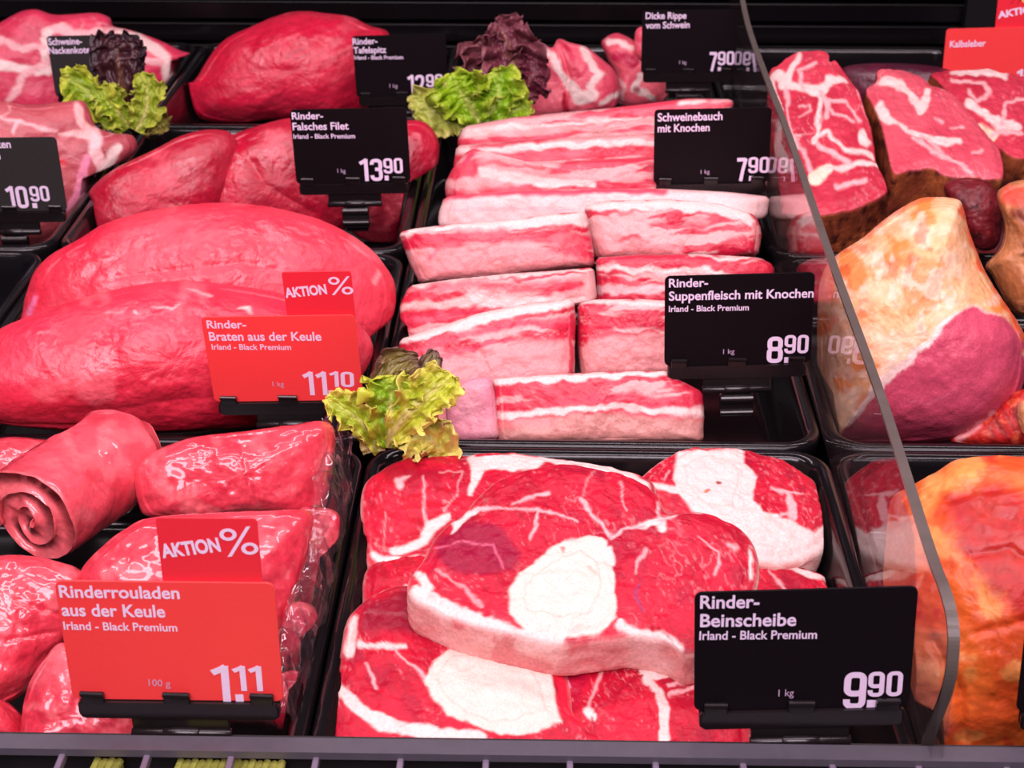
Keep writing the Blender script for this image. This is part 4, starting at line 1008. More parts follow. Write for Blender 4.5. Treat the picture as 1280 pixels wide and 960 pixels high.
block('front short rib block lying along the tray rim below the others', [(615, 474), (640, 472), (700, 468), (760, 465), (834, 464), (838, 470), (878, 490), (880, 515), (879, 552), (760, 554), (660, 554), (622, 554), (618, 510)], (750, 512, -.002), 68,
      [('l', [(615, 476, 4), (700, 472, 4), (834, 466, 4)], FW), ('l', [(690, 505, 4), (740, 496, 6), (790, 500, 8), (860, 504, 6)], C(216, 36, 72), 3, .9), ('l', [(620, 520, 4), (700, 514, 4), (760, 508, 3), (820, 512, 4), (878, 516, 3)], FW), ('p', [(620, 530), (700, 520), (760, 516), (820, 522), (880, 522), (880, 560), (620, 560)], C(206, 140, 132), 4, .95), ('l', [(622, 530, 5), (690, 528, 4)], C(238, 130, 130), 3, .8)], tilt=.1, front=.012)

# ---- right side: marbled neck slabs with dark bark -----------------------------------
neck = dict(lean=C(206, 58, 80), lean2=C(188, 40, 64), warp=5, fib=60, fibamp=.16, marble=.8, mscale=13, mstretch=1.5, fleck=.3, fat=C(240, 178, 178))
BARK = dict(lean=C(120, 52, 34), lean2=C(160, 84, 46), warp=4, fib=75, fibamp=.6, blotch=[(C(50, 12, 16), 12, .12, .85), (C(196, 120, 62), 16, .30, .6)])
GN = 'marbled neck slabs with dark seasoned sides'
slab('neck_slab', 'marbled neck slab nearest the divider in the back right, upright with pale fat seams', 'meat',
     [(963, 92), (975, 80), (997, 65), (1032, 64), (1037, 76), (1045, 76), (1062, 100), (1071, 112), (1078, 135), (1086, 162), (1093, 200), (1102, 218), (1106, 236), (1082, 250), (1060, 258), (1025, 264), (985, 262), (968, 250), (962, 200), (962, 150)],
     (1030, 160, .060), unit([-.05, -.30, 1]), .05,
     dict(neck, layers=[('l', [(968, 95, 6), (985, 100, 5), (990, 110, 5), (1025, 116, 6), (1035, 100, 5), (1055, 102, 4)], FW), ('l', [(1025, 115, 5), (1023, 140, 2.5), (1022, 170, 2.5), (1015, 180, 5)], FW), ('l', [(1025, 118, 4), (1040, 145, 2), (1065, 152, 2)], FP), ('l', [(985, 112, 3), (984, 140, 1.5), (990, 168, 1.5), (1000, 172, 2)], FP), ('l', [(1000, 70, 3), (990, 90, 4), (980, 108, 5)], FW), ('l', [(1000, 135, 1.4), (1010, 132, 1.4), (1012, 142, 1.4), (1000, 148, 1.2)], FP), ('l', [(1015, 178, 4), (1035, 165, 2), (1055, 190, 3), (1090, 195, 4)], FW), ('l', [(1075, 165, 5), (1080, 180, 6)], FW), ('l', [(1030, 150, 3), (1036, 128, 2), (1055, 128, 2), (1072, 150, 2)], FP), ('l', [(990, 170, 3), (1005, 200, 2.5), (1018, 222, 3)], FP), ('l', [(1022, 185, 4), (1040, 195, 3), (1060, 205, 3)], FP), ('l', [(1005, 115, 2), (1000, 90, 2), (1020, 80, 2)], FP), ('l', [(1020, 225, 9), (1035, 215, 7)], C(255, 224, 200)), ('l', [(1035, 215, 4), (1070, 208, 3), (1095, 205, 3)], FW), ('l', [(1045, 235, 3), (1080, 228, 3)], FP), ('l', [(965, 100, 4), (975, 140, 3), (970, 180, 4), (985, 215, 5)], FW)]),
     71, GN, mat='fatcut', side=BARK, parts=[('seasoned_side', 'side', 'bark')], edge=.003)
slab('neck_slab', 'marbled neck slab in the middle of three at the back right, dark bark down its front', 'meat',
     [(1086, 112), (1098, 100), (1100, 87), (1122, 86), (1145, 92), (1166, 106), (1185, 113), (1210, 140), (1234, 169), (1247, 186), (1252, 214), (1240, 219), (1210, 217), (1182, 215), (1165, 206), (1140, 208), (1120, 211), (1113, 188), (1106, 152), (1096, 132)],
     (1170, 155, .062), unit([.04, -.22, 1]), .055,
     dict(neck, lean=C(220, 88, 104), lean2=C(204, 66, 88), layers=[('l', [(1105, 102, 5), (1120, 106, 7), (1135, 120, 4), (1150, 140, 6), (1160, 115, 5)], FW), ('l', [(1098, 135, 6), (1108, 150, 5), (1125, 160, 2), (1150, 172, 4), (1180, 182, 5), (1200, 180, 3)], FW), ('l', [(1150, 172, 2), (1180, 195, 2), (1215, 216, 2)], FP), ('l', [(1140, 175, 3), (1155, 185, 2), (1195, 205, 1.5)], FP), ('l', [(1170, 150, 1), (1180, 155, 2)], FP), ('l', [(1190, 165, 1), (1205, 160, 2)], FP), ('l', [(1215, 195, 1), (1225, 188, 2)], FP)]),
     72, GN, mat='fatcut', side=BARK, parts=[('seasoned_side', 'side', 'bark')], edge=.003)
slab('neck_slab', 'marbled neck slab at the right edge under the red liver sign', 'meat',
     [(1167, 92), (1180, 88), (1215, 87), (1235, 85), (1255, 90), (1285, 96), (1330, 110), (1350, 160), (1330, 195), (1290, 192), (1268, 192), (1242, 172), (1215, 140), (1185, 108)],
     (1250, 130, .058), unit([.04, -.22, 1]), .055,
     dict(neck, layers=[('l', [(1190, 91, 4), (1235, 90, 6), (1255, 94, 5)], FW), ('l', [(1190, 104, 2), (1225, 108, 3), (1235, 118, 2), (1222, 130, 2), (1210, 118, 1.5)], FP), ('l', [(1210, 130, 4), (1235, 145, 4), (1250, 158, 6), (1270, 158, 6)], FW), ('l', [(1250, 158, 3), (1258, 130, 2), (1285, 125, 2)], FP), ('l', [(1225, 155, 4), (1245, 168, 4)], C(250, 210, 180)), ('l', [(1240, 165, 3), (1275, 168, 3)], FP)]),
     73, GN, mat='fatcut', side=BARK, parts=[('seasoned_side', 'side', 'bark')], edge=.003)
pillow('dark_liver', 'dark purple liver lying at the back behind the marbled neck slabs', 'meat', [(1050, 92), (1062, 82), (1100, 79), (1140, 80), (1175, 84), (1200, 95), (1200, 120), (1150, 135), (1090, 135), (1055, 120)], (1125, 105, .02), .02, .03, dict(lean=C(92, 12, 44), lean2=C(70, 8, 36), warp=4, fibamp=.1), 75, None, mat='roast', res=120, rings=36, lump=.002)
pillow('seasoned_rib', 'dark red seasoned rib piece behind the smoked pork loin', 'meat', [(1180, 232), (1205, 222), (1235, 228), (1250, 250), (1252, 285), (1245, 308), (1225, 312), (1205, 290), (1190, 262)], (1222, 270, .03), .018, .03, dict(lean=C(112, 20, 30), lean2=C(76, 10, 20), warp=5, fib=80, fibamp=.3, blotch=[(C(40, 6, 12), 14, .1, .8), (C(150, 40, 40), 10, .3, .6)]), 76, None, mat='bark', res=110, rings=34)
pillow('smoked_chop', 'brown smoked chop at the right edge beside the smoked pork loin', 'meat', [(1246, 245), (1256, 232), (1275, 225), (1310, 225), (1340, 260), (1345, 350), (1320, 395), (1282, 396), (1262, 385), (1240, 345), (1232, 332), (1250, 310), (1255, 280)], (1290, 310, .030), .025, .03,
       dict(lean=C(178, 104, 60), lean2=C(196, 128, 84), warp=5, fib=70, fibamp=.25, blotch=[(C(104, 38, 26), 26, .1, .7), (C(226, 150, 100), 20, .25, .5)], layers=[('l', [(1262, 245, 12), (1285, 250, 12)], C(232, 70, 60), 6, .8), ('l', [(1272, 268, 7), (1280, 275, 6)], C(110, 30, 26), 4, .8)]), 77, None, mat='smoked', res=150, rings=44)

# ---- smoked pork loin (right, second row) ----------------------------------------------
CUT = [(1030, 570), (1062, 530), (1104, 477), (1140, 448), (1177, 408), (1197, 389), (1215, 384), (1234, 387), (1251, 393), (1270, 412), (1281, 434), (1284, 475), (1270, 522), (1240, 548), (1150, 575)]
smokefat = [(1025, 335), (1060, 300), (1100, 272), (1140, 250), (1165, 244), (1200, 247), (1212, 262), (1225, 305), (1250, 355), (1285, 410), (1262, 400), (1240, 388), (1215, 383), (1190, 394), (1172, 416), (1140, 445), (1105, 475), (1072, 512), (1045, 545), (1020, 545), (1018, 430)]
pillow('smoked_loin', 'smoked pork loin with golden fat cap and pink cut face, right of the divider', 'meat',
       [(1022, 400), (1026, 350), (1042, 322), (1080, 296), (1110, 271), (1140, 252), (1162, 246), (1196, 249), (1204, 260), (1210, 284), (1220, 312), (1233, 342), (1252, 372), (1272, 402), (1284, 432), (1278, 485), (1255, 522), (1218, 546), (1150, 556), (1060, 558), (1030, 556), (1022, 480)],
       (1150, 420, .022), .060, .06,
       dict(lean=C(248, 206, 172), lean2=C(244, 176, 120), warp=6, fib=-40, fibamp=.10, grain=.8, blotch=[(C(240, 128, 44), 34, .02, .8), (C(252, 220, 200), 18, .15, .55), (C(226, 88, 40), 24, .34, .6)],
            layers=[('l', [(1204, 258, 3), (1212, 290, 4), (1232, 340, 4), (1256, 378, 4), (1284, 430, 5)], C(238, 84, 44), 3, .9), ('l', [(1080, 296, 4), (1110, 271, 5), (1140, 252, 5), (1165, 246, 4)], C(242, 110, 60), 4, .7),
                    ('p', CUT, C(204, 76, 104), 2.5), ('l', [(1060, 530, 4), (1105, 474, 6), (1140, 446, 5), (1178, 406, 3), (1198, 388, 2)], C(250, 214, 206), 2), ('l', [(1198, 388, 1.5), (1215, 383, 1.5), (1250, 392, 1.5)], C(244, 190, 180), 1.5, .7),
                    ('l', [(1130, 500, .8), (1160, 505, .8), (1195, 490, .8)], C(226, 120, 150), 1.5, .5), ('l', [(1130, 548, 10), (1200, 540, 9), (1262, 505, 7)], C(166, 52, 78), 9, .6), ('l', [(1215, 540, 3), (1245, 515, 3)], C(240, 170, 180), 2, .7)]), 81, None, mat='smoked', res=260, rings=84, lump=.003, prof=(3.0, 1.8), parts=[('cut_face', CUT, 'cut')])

# ---- glazed ham (front right) ------------------------------------------------------------
pillow('glazed_ham', 'orange glazed smoked ham at the front right, right of the divider', 'meat',
       [(1086, 700), (1095, 660), (1110, 625), (1145, 604), (1172, 590), (1196, 576), (1232, 571), (1268, 571), (1320, 582), (1390, 640), (1420, 760), (1390, 880), (1330, 935), (1250, 950), (1150, 950), (1095, 935), (1080, 860), (1084, 780)],
       (1240, 760, .022), .05, .05,
       dict(lean=C(232, 108, 42), lean2=C(222, 84, 34), warp=7, fib=10, fibamp=.18, grain=1.4, blotch=[(C(248, 170, 90), 40, .12, .6), (C(200, 36, 28), 30, .26, .75)],
            layers=[('p', [(1180, 620), (1240, 600), (1285, 620), (1300, 700), (1285, 760), (1240, 740), (1195, 690)], C(172, 14, 20), 14, .95), ('p', [(1240, 730), (1300, 680), (1330, 760), (1290, 800)], C(182, 24, 20), 14, .9), ('l', [(1170, 605, 14), (1150, 640, 10)], C(250, 180, 100), 8, .7), ('l', [(1150, 840, 25), (1165, 905, 20)], C(240, 150, 120), 14, .6)]),
       83, None, mat='glazed', res=280, rings=90, lump=.005, lfreq=30, fine=.0006, dents=[('l', [(1160, 625, 2), (1190, 632, 3), (1215, 620, 2)], .0025, 7), ('l', [(1215, 700, 3), (1260, 690, 3), (1285, 705, 2)], .002, 7), ('l', [(1220, 790, 2), (1280, 775, 3)], .002, 8), ('l', [(1225, 640, 2), (1245, 655, 3), (1262, 655, 2)], .0032, 13), ('l', [(1195, 610, 3), (1210, 615, 3)], .002, 10), ('l', [(1170, 800, 3), (1200, 860, 4), (1205, 920, 4)], .004, 9)])
pillow('seasoned_strip', 'red seasoned meat strips at the right edge below the pink cut face of the loin', 'meat', [(1190, 553), (1206, 538), (1235, 518), (1258, 497), (1285, 486), (1320, 500), (1325, 553), (1260, 558)], (1262, 532, -.012), .012, .02,
       dict(lean=C(196, 36, 32), lean2=C(150, 16, 24), warp=4, fib=62, fibamp=.5, blotch=[(C(226, 96, 60), 9, .15, .7)], layers=[('l', [(1200, 548, 6), (1222, 533, 6)], C(238, 160, 160), 3, .9), ('l', [(1240, 515, 1.5), (1262, 552, 1.5)], C(90, 6, 14), 2, .8)]), 84, None, mat='glazed', res=140, rings=40, prof=(4, 2))
pillow('smoked_scrap', 'pale tan smoked piece at the right edge above the red seasoned strips', 'meat', [(1272, 508), (1284, 498), (1305, 496), (1312, 520), (1304, 544), (1284, 546), (1274, 532)], (1290, 520, .004), .010, .02,
       dict(lean=C(222, 160, 116), lean2=C(200, 128, 84), warp=4, fib=50, fibamp=.2), 85, None, mat='smoked', res=80, rings=28)

# ---- film-wrapped roulades (front left) -----------------------------------------------------
wrap = dict(lean=C(226, 66, 84), lean2=C(212, 46, 68), warp=5, fib=25, fibamp=.14, grain=1.4, blotch=[(C(244, 122, 128), 34, .15, .5)], marble=.12, mscale=20, fat=C(246, 150, 150))
GW = 'film-wrapped beef roulades'

def rolled_sheet(label, P0, P1, r, seed):
    """one roulade: a thin slice of beef rolled up into a spiral, open end facing the customer"""
    P0, P1 = np.array(P0), np.array(P1); ax = unit(P1 - P0); L = np.linalg.norm(P1 - P0)
    u = unit(np.cross(ax, [0, 0, 1])); w = np.cross(u, ax)
    turns, th = 2.2, r * 0.42
    na, nl, nt = 190, 60, 7
    A = np.linspace(0, turns * 2 * math.pi, na)
    rc = r * .10 + (r - th * .5 - r * .10) * (A / A[-1]) ** .92
    prof = []
    # outline of the sheet's cross-section: outer face out, round tip, inner face back
    def pt(a, rr): return (rr * math.cos(a + 2.2), rr * math.sin(a + 2.2))
    outer = [(a, q + th * .5 * (1 - .25 * (1 - a / A[-1]))) for a, q in zip(A, rc)]
    inner = [(a, max(q - th * .46, r * .015)) for a, q in zip(A, rc)]
    tip = [(A[-1] + .10 * math.sin(k / 6 * math.pi), outer[-1][1] + (inner[-1][1] - outer[-1][1]) * k / 6) for k in range(1, 6)]
    ring = outer + tip + inner[::-1]
    ring = np.array([pt(a, q) for a, q in ring]); n = len(ring)
    m = len(outer)
    ring_a = np.array([o[0] for o in outer] + [t_[0] for t_ in tip] + [i_[0] for i_ in inner[::-1]])
    V = []; ts = np.concatenate([[0, .004, .014, .03], np.linspace(.05, 1, nl)])
    for t_ in ts:
        k = 1 + .05 * math.sin(t_ * 3.0) - .25 * max(0, t_ - .86) / .14
        sk = .90 if t_ == 0 else (.955 if t_ < .008 else (.985 if t_ < .02 else 1))
        # shrink thickness slightly at the end for rounded cut edges
        mid = ring.copy()
        cen = np.array([pt(a, np.interp(a, A, rc)) for a in ring_a])
        mid = cen + (ring - cen) * sk
        pull = -.10 * r * np.cos(ring_a * .8 + seed) * max(0, .15 - t_) / .15
        Q = P0 + ax * (t_ * L) + (mid[:, :1] * u + mid[:, 1:] * w) * k + ax * pull[:, None]
        V.append(Q)
    V = np.array(V); R = len(ts)
    Vf = V.reshape(-1, 3)
    nz = fbm(Vf[:, 0] * 55, Vf[:, 1] * 55, Vf[:, 2] * 55, seed, 3); axial = P0 + ((Vf - P0) @ ax)[:, None] * ax
    dr = Vf - axial; Vf = Vf + dr * .09 * nz[:, None] + ax * (.002 * fbm(Vf[:, 0] * 90, Vf[:, 1] * 90, Vf[:, 2] * 90, seed + 4, 2))[:, None]
    Q = ring_faces(R, n)
    # front cap: join outer and inner faces across the sheet
    cap = []
    for k in range(m - 1):
        cap.append((k, k + 1, n - 2 - k, n - 1 - k))
    T = []
    tipidx = list(range(m - 1, n - m + 1))
    for k in range(1, len(tipidx) - 1): T.append((tipidx[0], tipidx[k], tipidx[k + 1]))
    o = (R - 1) * n
    cap += [(o + d, o + c, o + b_, o + a) for a, b_, c, d in cap]
    T += [(o + c, o + b_, o + a) for a, b_, c in T]
    Q = np.vstack([Q, np.array(cap)])
    x, y = project(Vf)
    col = paint(x, y, dict(wrap, lean=C(232, 82, 98), lean2=C(216, 54, 74)), seed)
    # pale cut rim along the sheet edge
    front = np.repeat(ts, n) < .02
    col[front] = col[front] * .5 + C(240, 116, 120) * .5
    base = np.array([Vf[:, 0].mean(), Vf[:, 1].mean(), Vf[:, 2].min()])
    return tag(link('beef_roulade', raw_mesh('beef_roulade', Vf - base, Q, np.array(T), col), 'film_meat', None, base), label, 'meat', GW)

a = at_z(40, 650, .020); c_ = at_z(150, 575, .012)
rolled_sheet('big film-wrapped roulade at the left with its spiral end facing the front', a, a + unit(c_ - a) * .092, .0310, 91)

def wrapped(label, outl, anchor, seed, front=.022, back=.03, spec=None, **kw):
    return pillow('beef_roulade', label, 'meat', outl, anchor, front, back, dict(wrap, **(spec or {})), seed, GW, mat='film_meat', res=kw.pop('res', 180), rings=kw.pop('rings', 56), lump=kw.pop('lump', .0035), lfreq=kw.pop('lfreq', 45), **kw)
wrapped('film-wrapped roulade lying crosswise at the back right of its tray', [(168, 600), (174, 580), (200, 561), (240, 547), (300, 539), (360, 532), (400, 526), (417, 534), (420, 560), (414, 600), (406, 636), (390, 648), (330, 648), (240, 650), (186, 646), (172, 628)], (290, 592, .018), 92, spec=dict(fib=85),
        dents=[('l', [(215, 600, 1), (218, 640, 1)], .0015, 4), ('l', [(235, 600, 1), (232, 642, 1)], .0015, 4), ('l', [(300, 555, 1), (320, 640, 1)], .001, 5)])
wrapped('film-wrapped roulade at the back left behind the big rolled one', [(-40, 560), (0, 548), (40, 548), (70, 556), (60, 590), (20, 610), (-30, 605)], (15, 578, .002), 93, spec=dict(lean=C(206, 60, 76)))
wrapped('film-wrapped roulade under the small percent topper, behind the red front sign', [(98, 735), (104, 708), (130, 682), (160, 660), (186, 648), (250, 642), (330, 638), (388, 640), (386, 680), (374, 735), (352, 800), (335, 860), (250, 880), (160, 850), (112, 800)], (245, 745, .008), 94, spec=dict(fib=60))
wrapped('film-wrapped roulade at the left edge under the big rolled one', [(-50, 715), (-20, 698), (30, 694), (70, 702), (104, 718), (100, 770), (80, 806), (45, 850), (10, 880), (-40, 885)], (35, 790, .004), 95, spec=dict(fib=-20), dents=[('l', [(20, 750, 1), (80, 770, 1)], .0015, 5), ('l', [(10, 800, 1), (70, 790, 1)], .0015, 5)])
wrapped('film-wrapped roulade at the front left behind the lower corner of the red sign', [(76, 803), (52, 828), (34, 862), (26, 910), (30, 945), (110, 955), (180, 950), (180, 900), (150, 860), (100, 820)], (100, 885, .006), 96, spec=dict(lean=C(232, 92, 104)))
wrapped('small film-wrapped roulade in the front left corner of its tray', [(-40, 870), (-5, 872), (28, 895), (35, 940), (0, 955), (-45, 950)], (0, 915, -.008), 97, spec=dict(lean=C(200, 50, 70)), res=100, rings=32)
for (lab, outl, anc, sd) in (('loose end of wrapped beef at the right wall of its tray, topmost', [(372, 640), (396, 634), (424, 645), (420, 700), (410, 745), (390, 765), (366, 750), (368, 700)], (396, 695, -.004), 98),
                            ('loose end of wrapped beef at the right wall of its tray, second from the front', [(352, 770), (368, 752), (392, 758), (398, 780), (388, 815), (372, 835), (352, 830)], (375, 795, -.006), 99),
                            ('loose end of wrapped beef at the right wall of its tray, nearest the front', [(345, 850), (360, 838), (380, 842), (378, 875), (366, 900), (350, 912), (338, 890)], (360, 872, -.008), 100)):
    wrapped(lab, outl, anc, sd, .012, .018, spec=dict(lean=C(206, 44, 72), lean2=C(176, 24, 56), fib=80), res=90, rings=30)

# crumpled film standing off at the right of the roulades
def film_sheet(label, rows, seed):
    """open crumpled sheet following a ladder of (left px, left y, left z, right px, right y, right z)"""
    n, m = 70, 40
    ks = np.linspace(0, len(rows) - 1, n)
    Lp = np.array([at_z(r_[0], r_[1], r_[2]) for r_ in rows]); Rp = np.array([at_z(r_[3], r_[4], r_[5]) for r_ in rows])
    Lc, Rc = crom(Lp, ks), crom(Rp, ks)
    t_ = np.linspace(0, 1, m)
    P = Lc[:, None] * (1 - t_)[None, :, None] + Rc[:, None] * t_[None, :, None]
    P[..., 2] += .012 * np.sin(t_ * math.pi)[None, :]
    f = P.reshape(-1, 3)
    cr = np.abs(fbm(f[:, 0] * 70, f[:, 1] * 70, f[:, 2] * 30, seed, 3))
    f = f + np.stack([.004 * fbm(f[:, 0] * 60, f[:, 1] * 60, 3.1, seed + 2, 3), .003 * fbm(f[:, 0] * 60, f[:, 1] * 60, 7.1, seed + 3, 3), .012 * cr - .002], 1)
    Q = [(i * m + j, i * m + j + 1, (i + 1) * m + j + 1, (i + 1) * m + j) for i in range(n - 1) for j in range(m - 1)]
    b0 = f.mean(0)
    return tag(link('plastic_film', raw_mesh('plastic_film', f - b0, Q), 'film', None, b0), label, 'film')
film_sheet('crumpled clear plastic film along the right side of the wrapped roulades', [(398, 528, .022, 440, 548, .006), (395, 575, .022, 440, 600, .004), (388, 640, .022, 428, 660, .000), (372, 720, .018, 415, 730, -.002), (352, 800, .014, 398, 800, -.003), (345, 860, .010, 380, 860, -.003), (338, 915, .006, 368, 915, -.004)], 7)

# ================================================================== LETTUCE
LG, LY, LPALE, LRED, LOL = C(136, 172, 22), C(196, 202, 70), C(226, 214, 150), C(86, 26, 40), C(120, 92, 48)
def leaf(parent, origin, spine, width, c_rib, c_mid, c_edge, seed, frill=.35, ruffle=.5, mat='leaf', name='leaf', cup=.25):
    """frilly leaf: spine = [(px, py, forward metres)], width in px along the spine"""
    z0 = spine[0][3] if len(spine[0]) > 3 else 0.0
    base = at_z(spine[0][0], spine[0][1], z0)
    nrm = unit(CAM - base)
    pts = []
    for s in spine:
        pts.append(on_plane(np.array([float(s[0])]), np.array([float(s[1])]), base, nrm)[0] + nrm * s[2])
    n, m = 90, 61
    tt = np.linspace(0, len(pts) - 1, n)
    cv_ = crom(np.array(pts), tt)
    wv = np.interp(tt, np.arange(len(pts)), width) * np.linalg.norm(base - CAM) / F_PX
    tg = np.gradient(cv_, axis=0); tg /= np.linalg.norm(tg, axis=1)[:, None] + 1e-9
    ac = np.cross(tg, nrm); ac /= np.linalg.norm(ac, axis=1)[:, None] + 1e-9
    u = np.linspace(-1, 1, m)
    vv = np.linspace(0, 1, n)
    U, Vv = np.meshgrid(u, vv)
    side = np.sign(U)
    fr = 1 + frill * (fbm(Vv * 9 + side * 40, seed * 1.7, side * 3, seed, 3)) + frill * .5 * fbm(Vv * 26 + side * 10, seed * .7, side * 7, seed + 1, 2)
    Wd = wv[:, None] * np.where(np.abs(U) > .3, 1 + (fr - 1) * (np.abs(U) - .3) / .7, 1)
    # rounded, ragged tip
    tip = np.clip((1 - Vv) / .16, 0, 1) ** .5; Wd = Wd * (.25 + .75 * tip)
    ruf = np.abs(U) ** 1.8 * wv[:, None] * ruffle * (np.sin(Vv * 34 + side * 2 + seed + 2 * fbm(Vv * 6, U * 2, seed, seed + 5, 2)) + .7 * fbm(Vv * 16, U * 5, seed * 1.3, seed + 2, 3))
    ruf = ruf + wv[:, None] * .28 * fbm(Vv * 9, U * 4, seed * 2.1, seed + 8, 3) + cup * wv[:, None] * U ** 2
    P = cv_[:, None] + ac[:, None] * (U * Wd)[..., None] + nrm * ruf[..., None] + tg[:, None] * (np.abs(U) ** 2 * wv[:, None] * .35 * fbm(Vv * 20 + side * 9, U * 2, seed, seed + 6, 2))[..., None]
    f = P.reshape(-1, 3)
    r_ = np.abs(U).ravel(); v_ = Vv.ravel()
    k1 = sstep(.02, .35, r_ + .5 * v_ * .6)[:, None]; k2 = sstep(.45, .95, np.maximum(r_, v_ ** 3) + .2 * fbm(U.ravel() * 5, v_ * 9, seed, seed + 12, 3))[:, None]
    vein = (np.abs(np.sin((v_ * 14 - r_ * 5))) < .14)[:, None] * .25 * (r_ < .8)[:, None]
    col = c_rib * (1 - k1) + c_mid * k1; col = col * (1 - k2) + c_edge * k2; col = col * (1 - vein) + c_rib * vein
    col = col * (1 + .15 * fbm(U.ravel() * 6, v_ * 12, seed * 1.1, seed + 14, 3)[:, None])
    # thin but solid leaf
    gu = np.gradient(P, axis=1).reshape(-1, 3); gv = np.gradient(P, axis=0).reshape(-1, 3)
    nn = np.cross(gu, gv); nn /= np.linalg.norm(nn, axis=1)[:, None] + 1e-12
    F2 = np.vstack([f + nn * .00022, f - nn * .00022]); K = n * m
    idx = np.arange(K).reshape(n, m)
    q = np.stack([idx[:-1, :-1], idx[:-1, 1:], idx[1:, 1:], idx[1:, :-1]], -1).reshape(-1, 4)
    rim = np.concatenate([idx[0, :], idx[1:, -1], idx[-1, -2::-1], idx[-2:0:-1, 0]]); rn = np.roll(rim, -1)
    Q = np.vstack([q, q[:, ::-1] + K, np.stack([rim, rim + K, rn + K, rn], 1)])
    return link(name, raw_mesh(name, F2 - np.array(origin), Q, None, np.vstack([col, col])), mat, parent)

def garnish(label, base, leaves):
    o = at_z(*base)
    root = empty('lettuce_garnish', tuple(o), label, 'lettuce', 'lettuce garnishes between the trays')
    for L in leaves:
        leaf(root, o, *L[0], **L[1])
    return root

garnish('yellow-green curly lettuce between the roulades and the shank slices', (482, 560, .004), [
    (([(470, 556, .0, .012), (470, 520, .004), (478, 486, .010), (496, 460, .012), (522, 450, .012)], [8, 14, 20, 24, 14], C(190, 180, 110), C(112, 100, 40), C(96, 62, 46), 201), dict(frill=.25, ruffle=.3)),
    (([(500, 556, .0, .010), (520, 510, .004), (534, 470, .006), (542, 438, .004)], [10, 22, 20, 9], C(170, 170, 80), C(110, 96, 56), C(98, 66, 60), 202), dict(frill=.15, ruffle=.25)),
    (([(478, 562, .002, .012), (462, 540, .014), (444, 522, .018), (424, 508, .020), (408, 500, .018)], [10, 18, 20, 19, 10], C(206, 200, 120), C(160, 180, 40), C(216, 212, 90), 203), dict(frill=.5, ruffle=.55)),
    (([(486, 560, .004, .014), (488, 522, .020), (489, 494, .026), (492, 472, .026)], [12, 30, 36, 22], C(214, 208, 130), C(128, 170, 24), C(190, 200, 60), 204), dict(frill=.45, ruffle=.5)),
    (([(484, 552, .010, .016), (505, 522, .026), (530, 498, .032), (555, 478, .030), (562, 470, .028)], [10, 30, 36, 26, 12], C(214, 206, 130), C(176, 186, 46), C(222, 214, 100), 205), dict(frill=.5, ruffle=.55)),
    (([(490, 520, .016, .020), (510, 530, .030), (534, 545, .034), (546, 562, .030), (542, 578, .024)], [14, 32, 34, 24, 10], C(216, 206, 140), C(196, 194, 80), C(224, 214, 120), 206), dict(frill=.55, ruffle=.55)),
    (([(468, 565, .006, .010), (464, 545, .012), (462, 525, .014), (460, 505, .014)], [14, 17, 16, 10], C(206, 190, 140), C(196, 178, 120), C(170, 150, 80), 207), dict(frill=.15, ruffle=.15)),
])
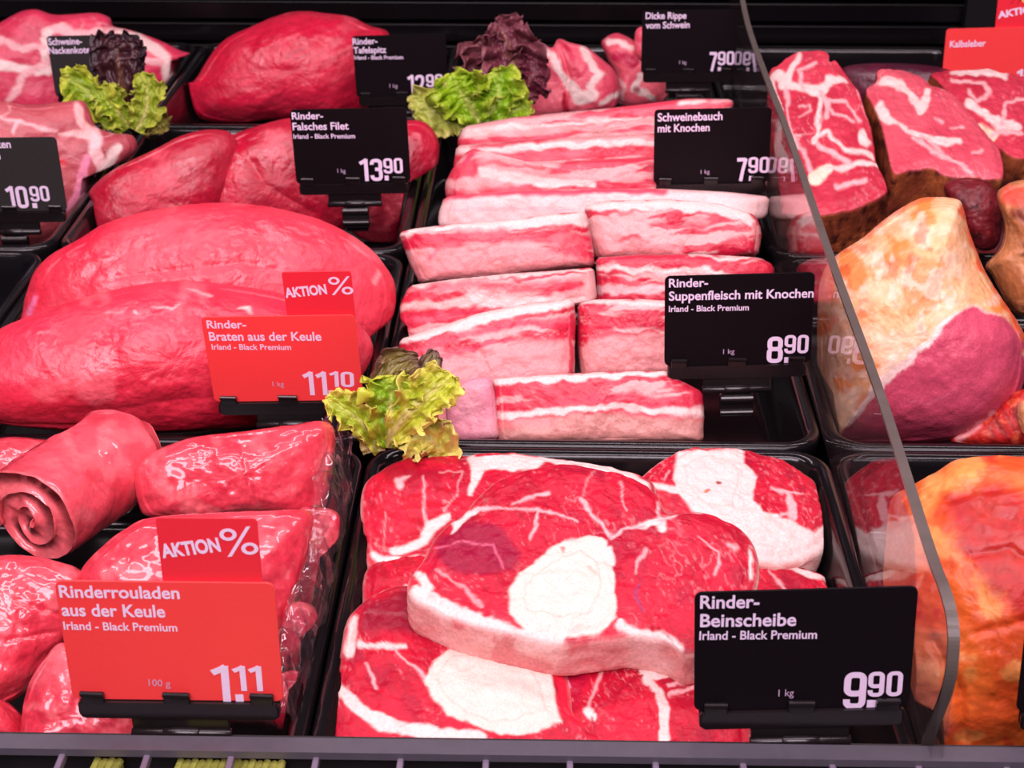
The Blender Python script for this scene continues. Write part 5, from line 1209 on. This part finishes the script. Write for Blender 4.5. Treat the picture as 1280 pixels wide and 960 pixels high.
garnish('curly lettuce with one dark red leaf at the back left', (165, 165, .006), [
    (([(162, 160, .0, .012), (155, 120, .004), (149, 85, .008), (147, 58, .008), (148, 43, .006)], [10, 24, 33, 33, 22], C(110, 70, 50), C(58, 24, 34), C(40, 16, 28), 211), dict(frill=.10, ruffle=.14)),
    (([(156, 162, .006, .012), (136, 145, .014), (116, 122, .018), (95, 104, .018), (76, 98, .016)], [8, 18, 22, 24, 13], C(190, 190, 90), C(128, 158, 26), C(196, 204, 70), 212), dict(frill=.5, ruffle=.55)),
    (([(162, 160, .012, .012), (148, 140, .020), (135, 122, .022), (124, 110, .020)], [8, 18, 20, 12], C(196, 196, 110), C(140, 166, 34), C(190, 200, 74), 213), dict(frill=.5, ruffle=.5)),
    (([(170, 164, .008, .012), (182, 140, .014), (184, 112, .016), (176, 92, .014)], [8, 18, 20, 12], C(200, 194, 120), C(140, 160, 36), C(180, 190, 70), 214), dict(frill=.5, ruffle=.5)),
    (([(168, 150, .016, .014), (182, 150, .022), (196, 156, .022), (204, 166, .018)], [10, 18, 18, 9], C(210, 196, 130), C(180, 176, 80), C(170, 150, 80), 215), dict(frill=.5, ruffle=.5)),
])
garnish('bright green and reddish frilly lettuce at the back above the pork belly', (590, 150, .008), [
    (([(625, 130, .0, .012), (618, 100, .004), (610, 70, .008), (604, 45, .008)], [12, 34, 40, 22], C(150, 110, 80), C(112, 56, 66), C(130, 74, 82), 221), dict(frill=.55, ruffle=.6)),
    (([(640, 132, .002, .012), (645, 105, .008), (640, 70, .010), (628, 40, .008), (618, 28, .004)], [12, 34, 38, 26, 12], C(150, 110, 80), C(106, 44, 60), C(140, 80, 90), 222), dict(frill=.55, ruffle=.6)),
    (([(645, 132, .006, .012), (658, 112, .014), (666, 90, .014), (668, 68, .010)], [12, 24, 22, 12], C(120, 60, 60), C(96, 30, 50), C(120, 56, 70), 223), dict(frill=.55, ruffle=.6)),
    (([(600, 152, .004, .012), (570, 146, .012), (545, 140, .014), (522, 130, .012), (512, 130, .010)], [10, 22, 26, 22, 10], C(190, 196, 110), C(176, 186, 80), C(206, 202, 110), 224), dict(frill=.5, ruffle=.55)),
    (([(600, 154, .008, .012), (585, 128, .020), (572, 108, .022), (566, 92, .018)], [12, 34, 36, 20], C(190, 200, 100), C(134, 176, 16), C(180, 204, 60), 225), dict(frill=.5, ruffle=.55)),
    (([(604, 152, .010, .012), (618, 130, .022), (622, 110, .022), (612, 92, .018)], [12, 30, 30, 18], C(190, 200, 100), C(120, 166, 14), C(186, 206, 70), 226), dict(frill=.5, ruffle=.55)),
    (([(606, 150, .012, .012), (630, 142, .020), (648, 136, .020), (664, 134, .016)], [12, 22, 22, 12], C(196, 200, 110), C(140, 176, 26), C(190, 200, 70), 227), dict(frill=.5, ruffle=.55)),
])
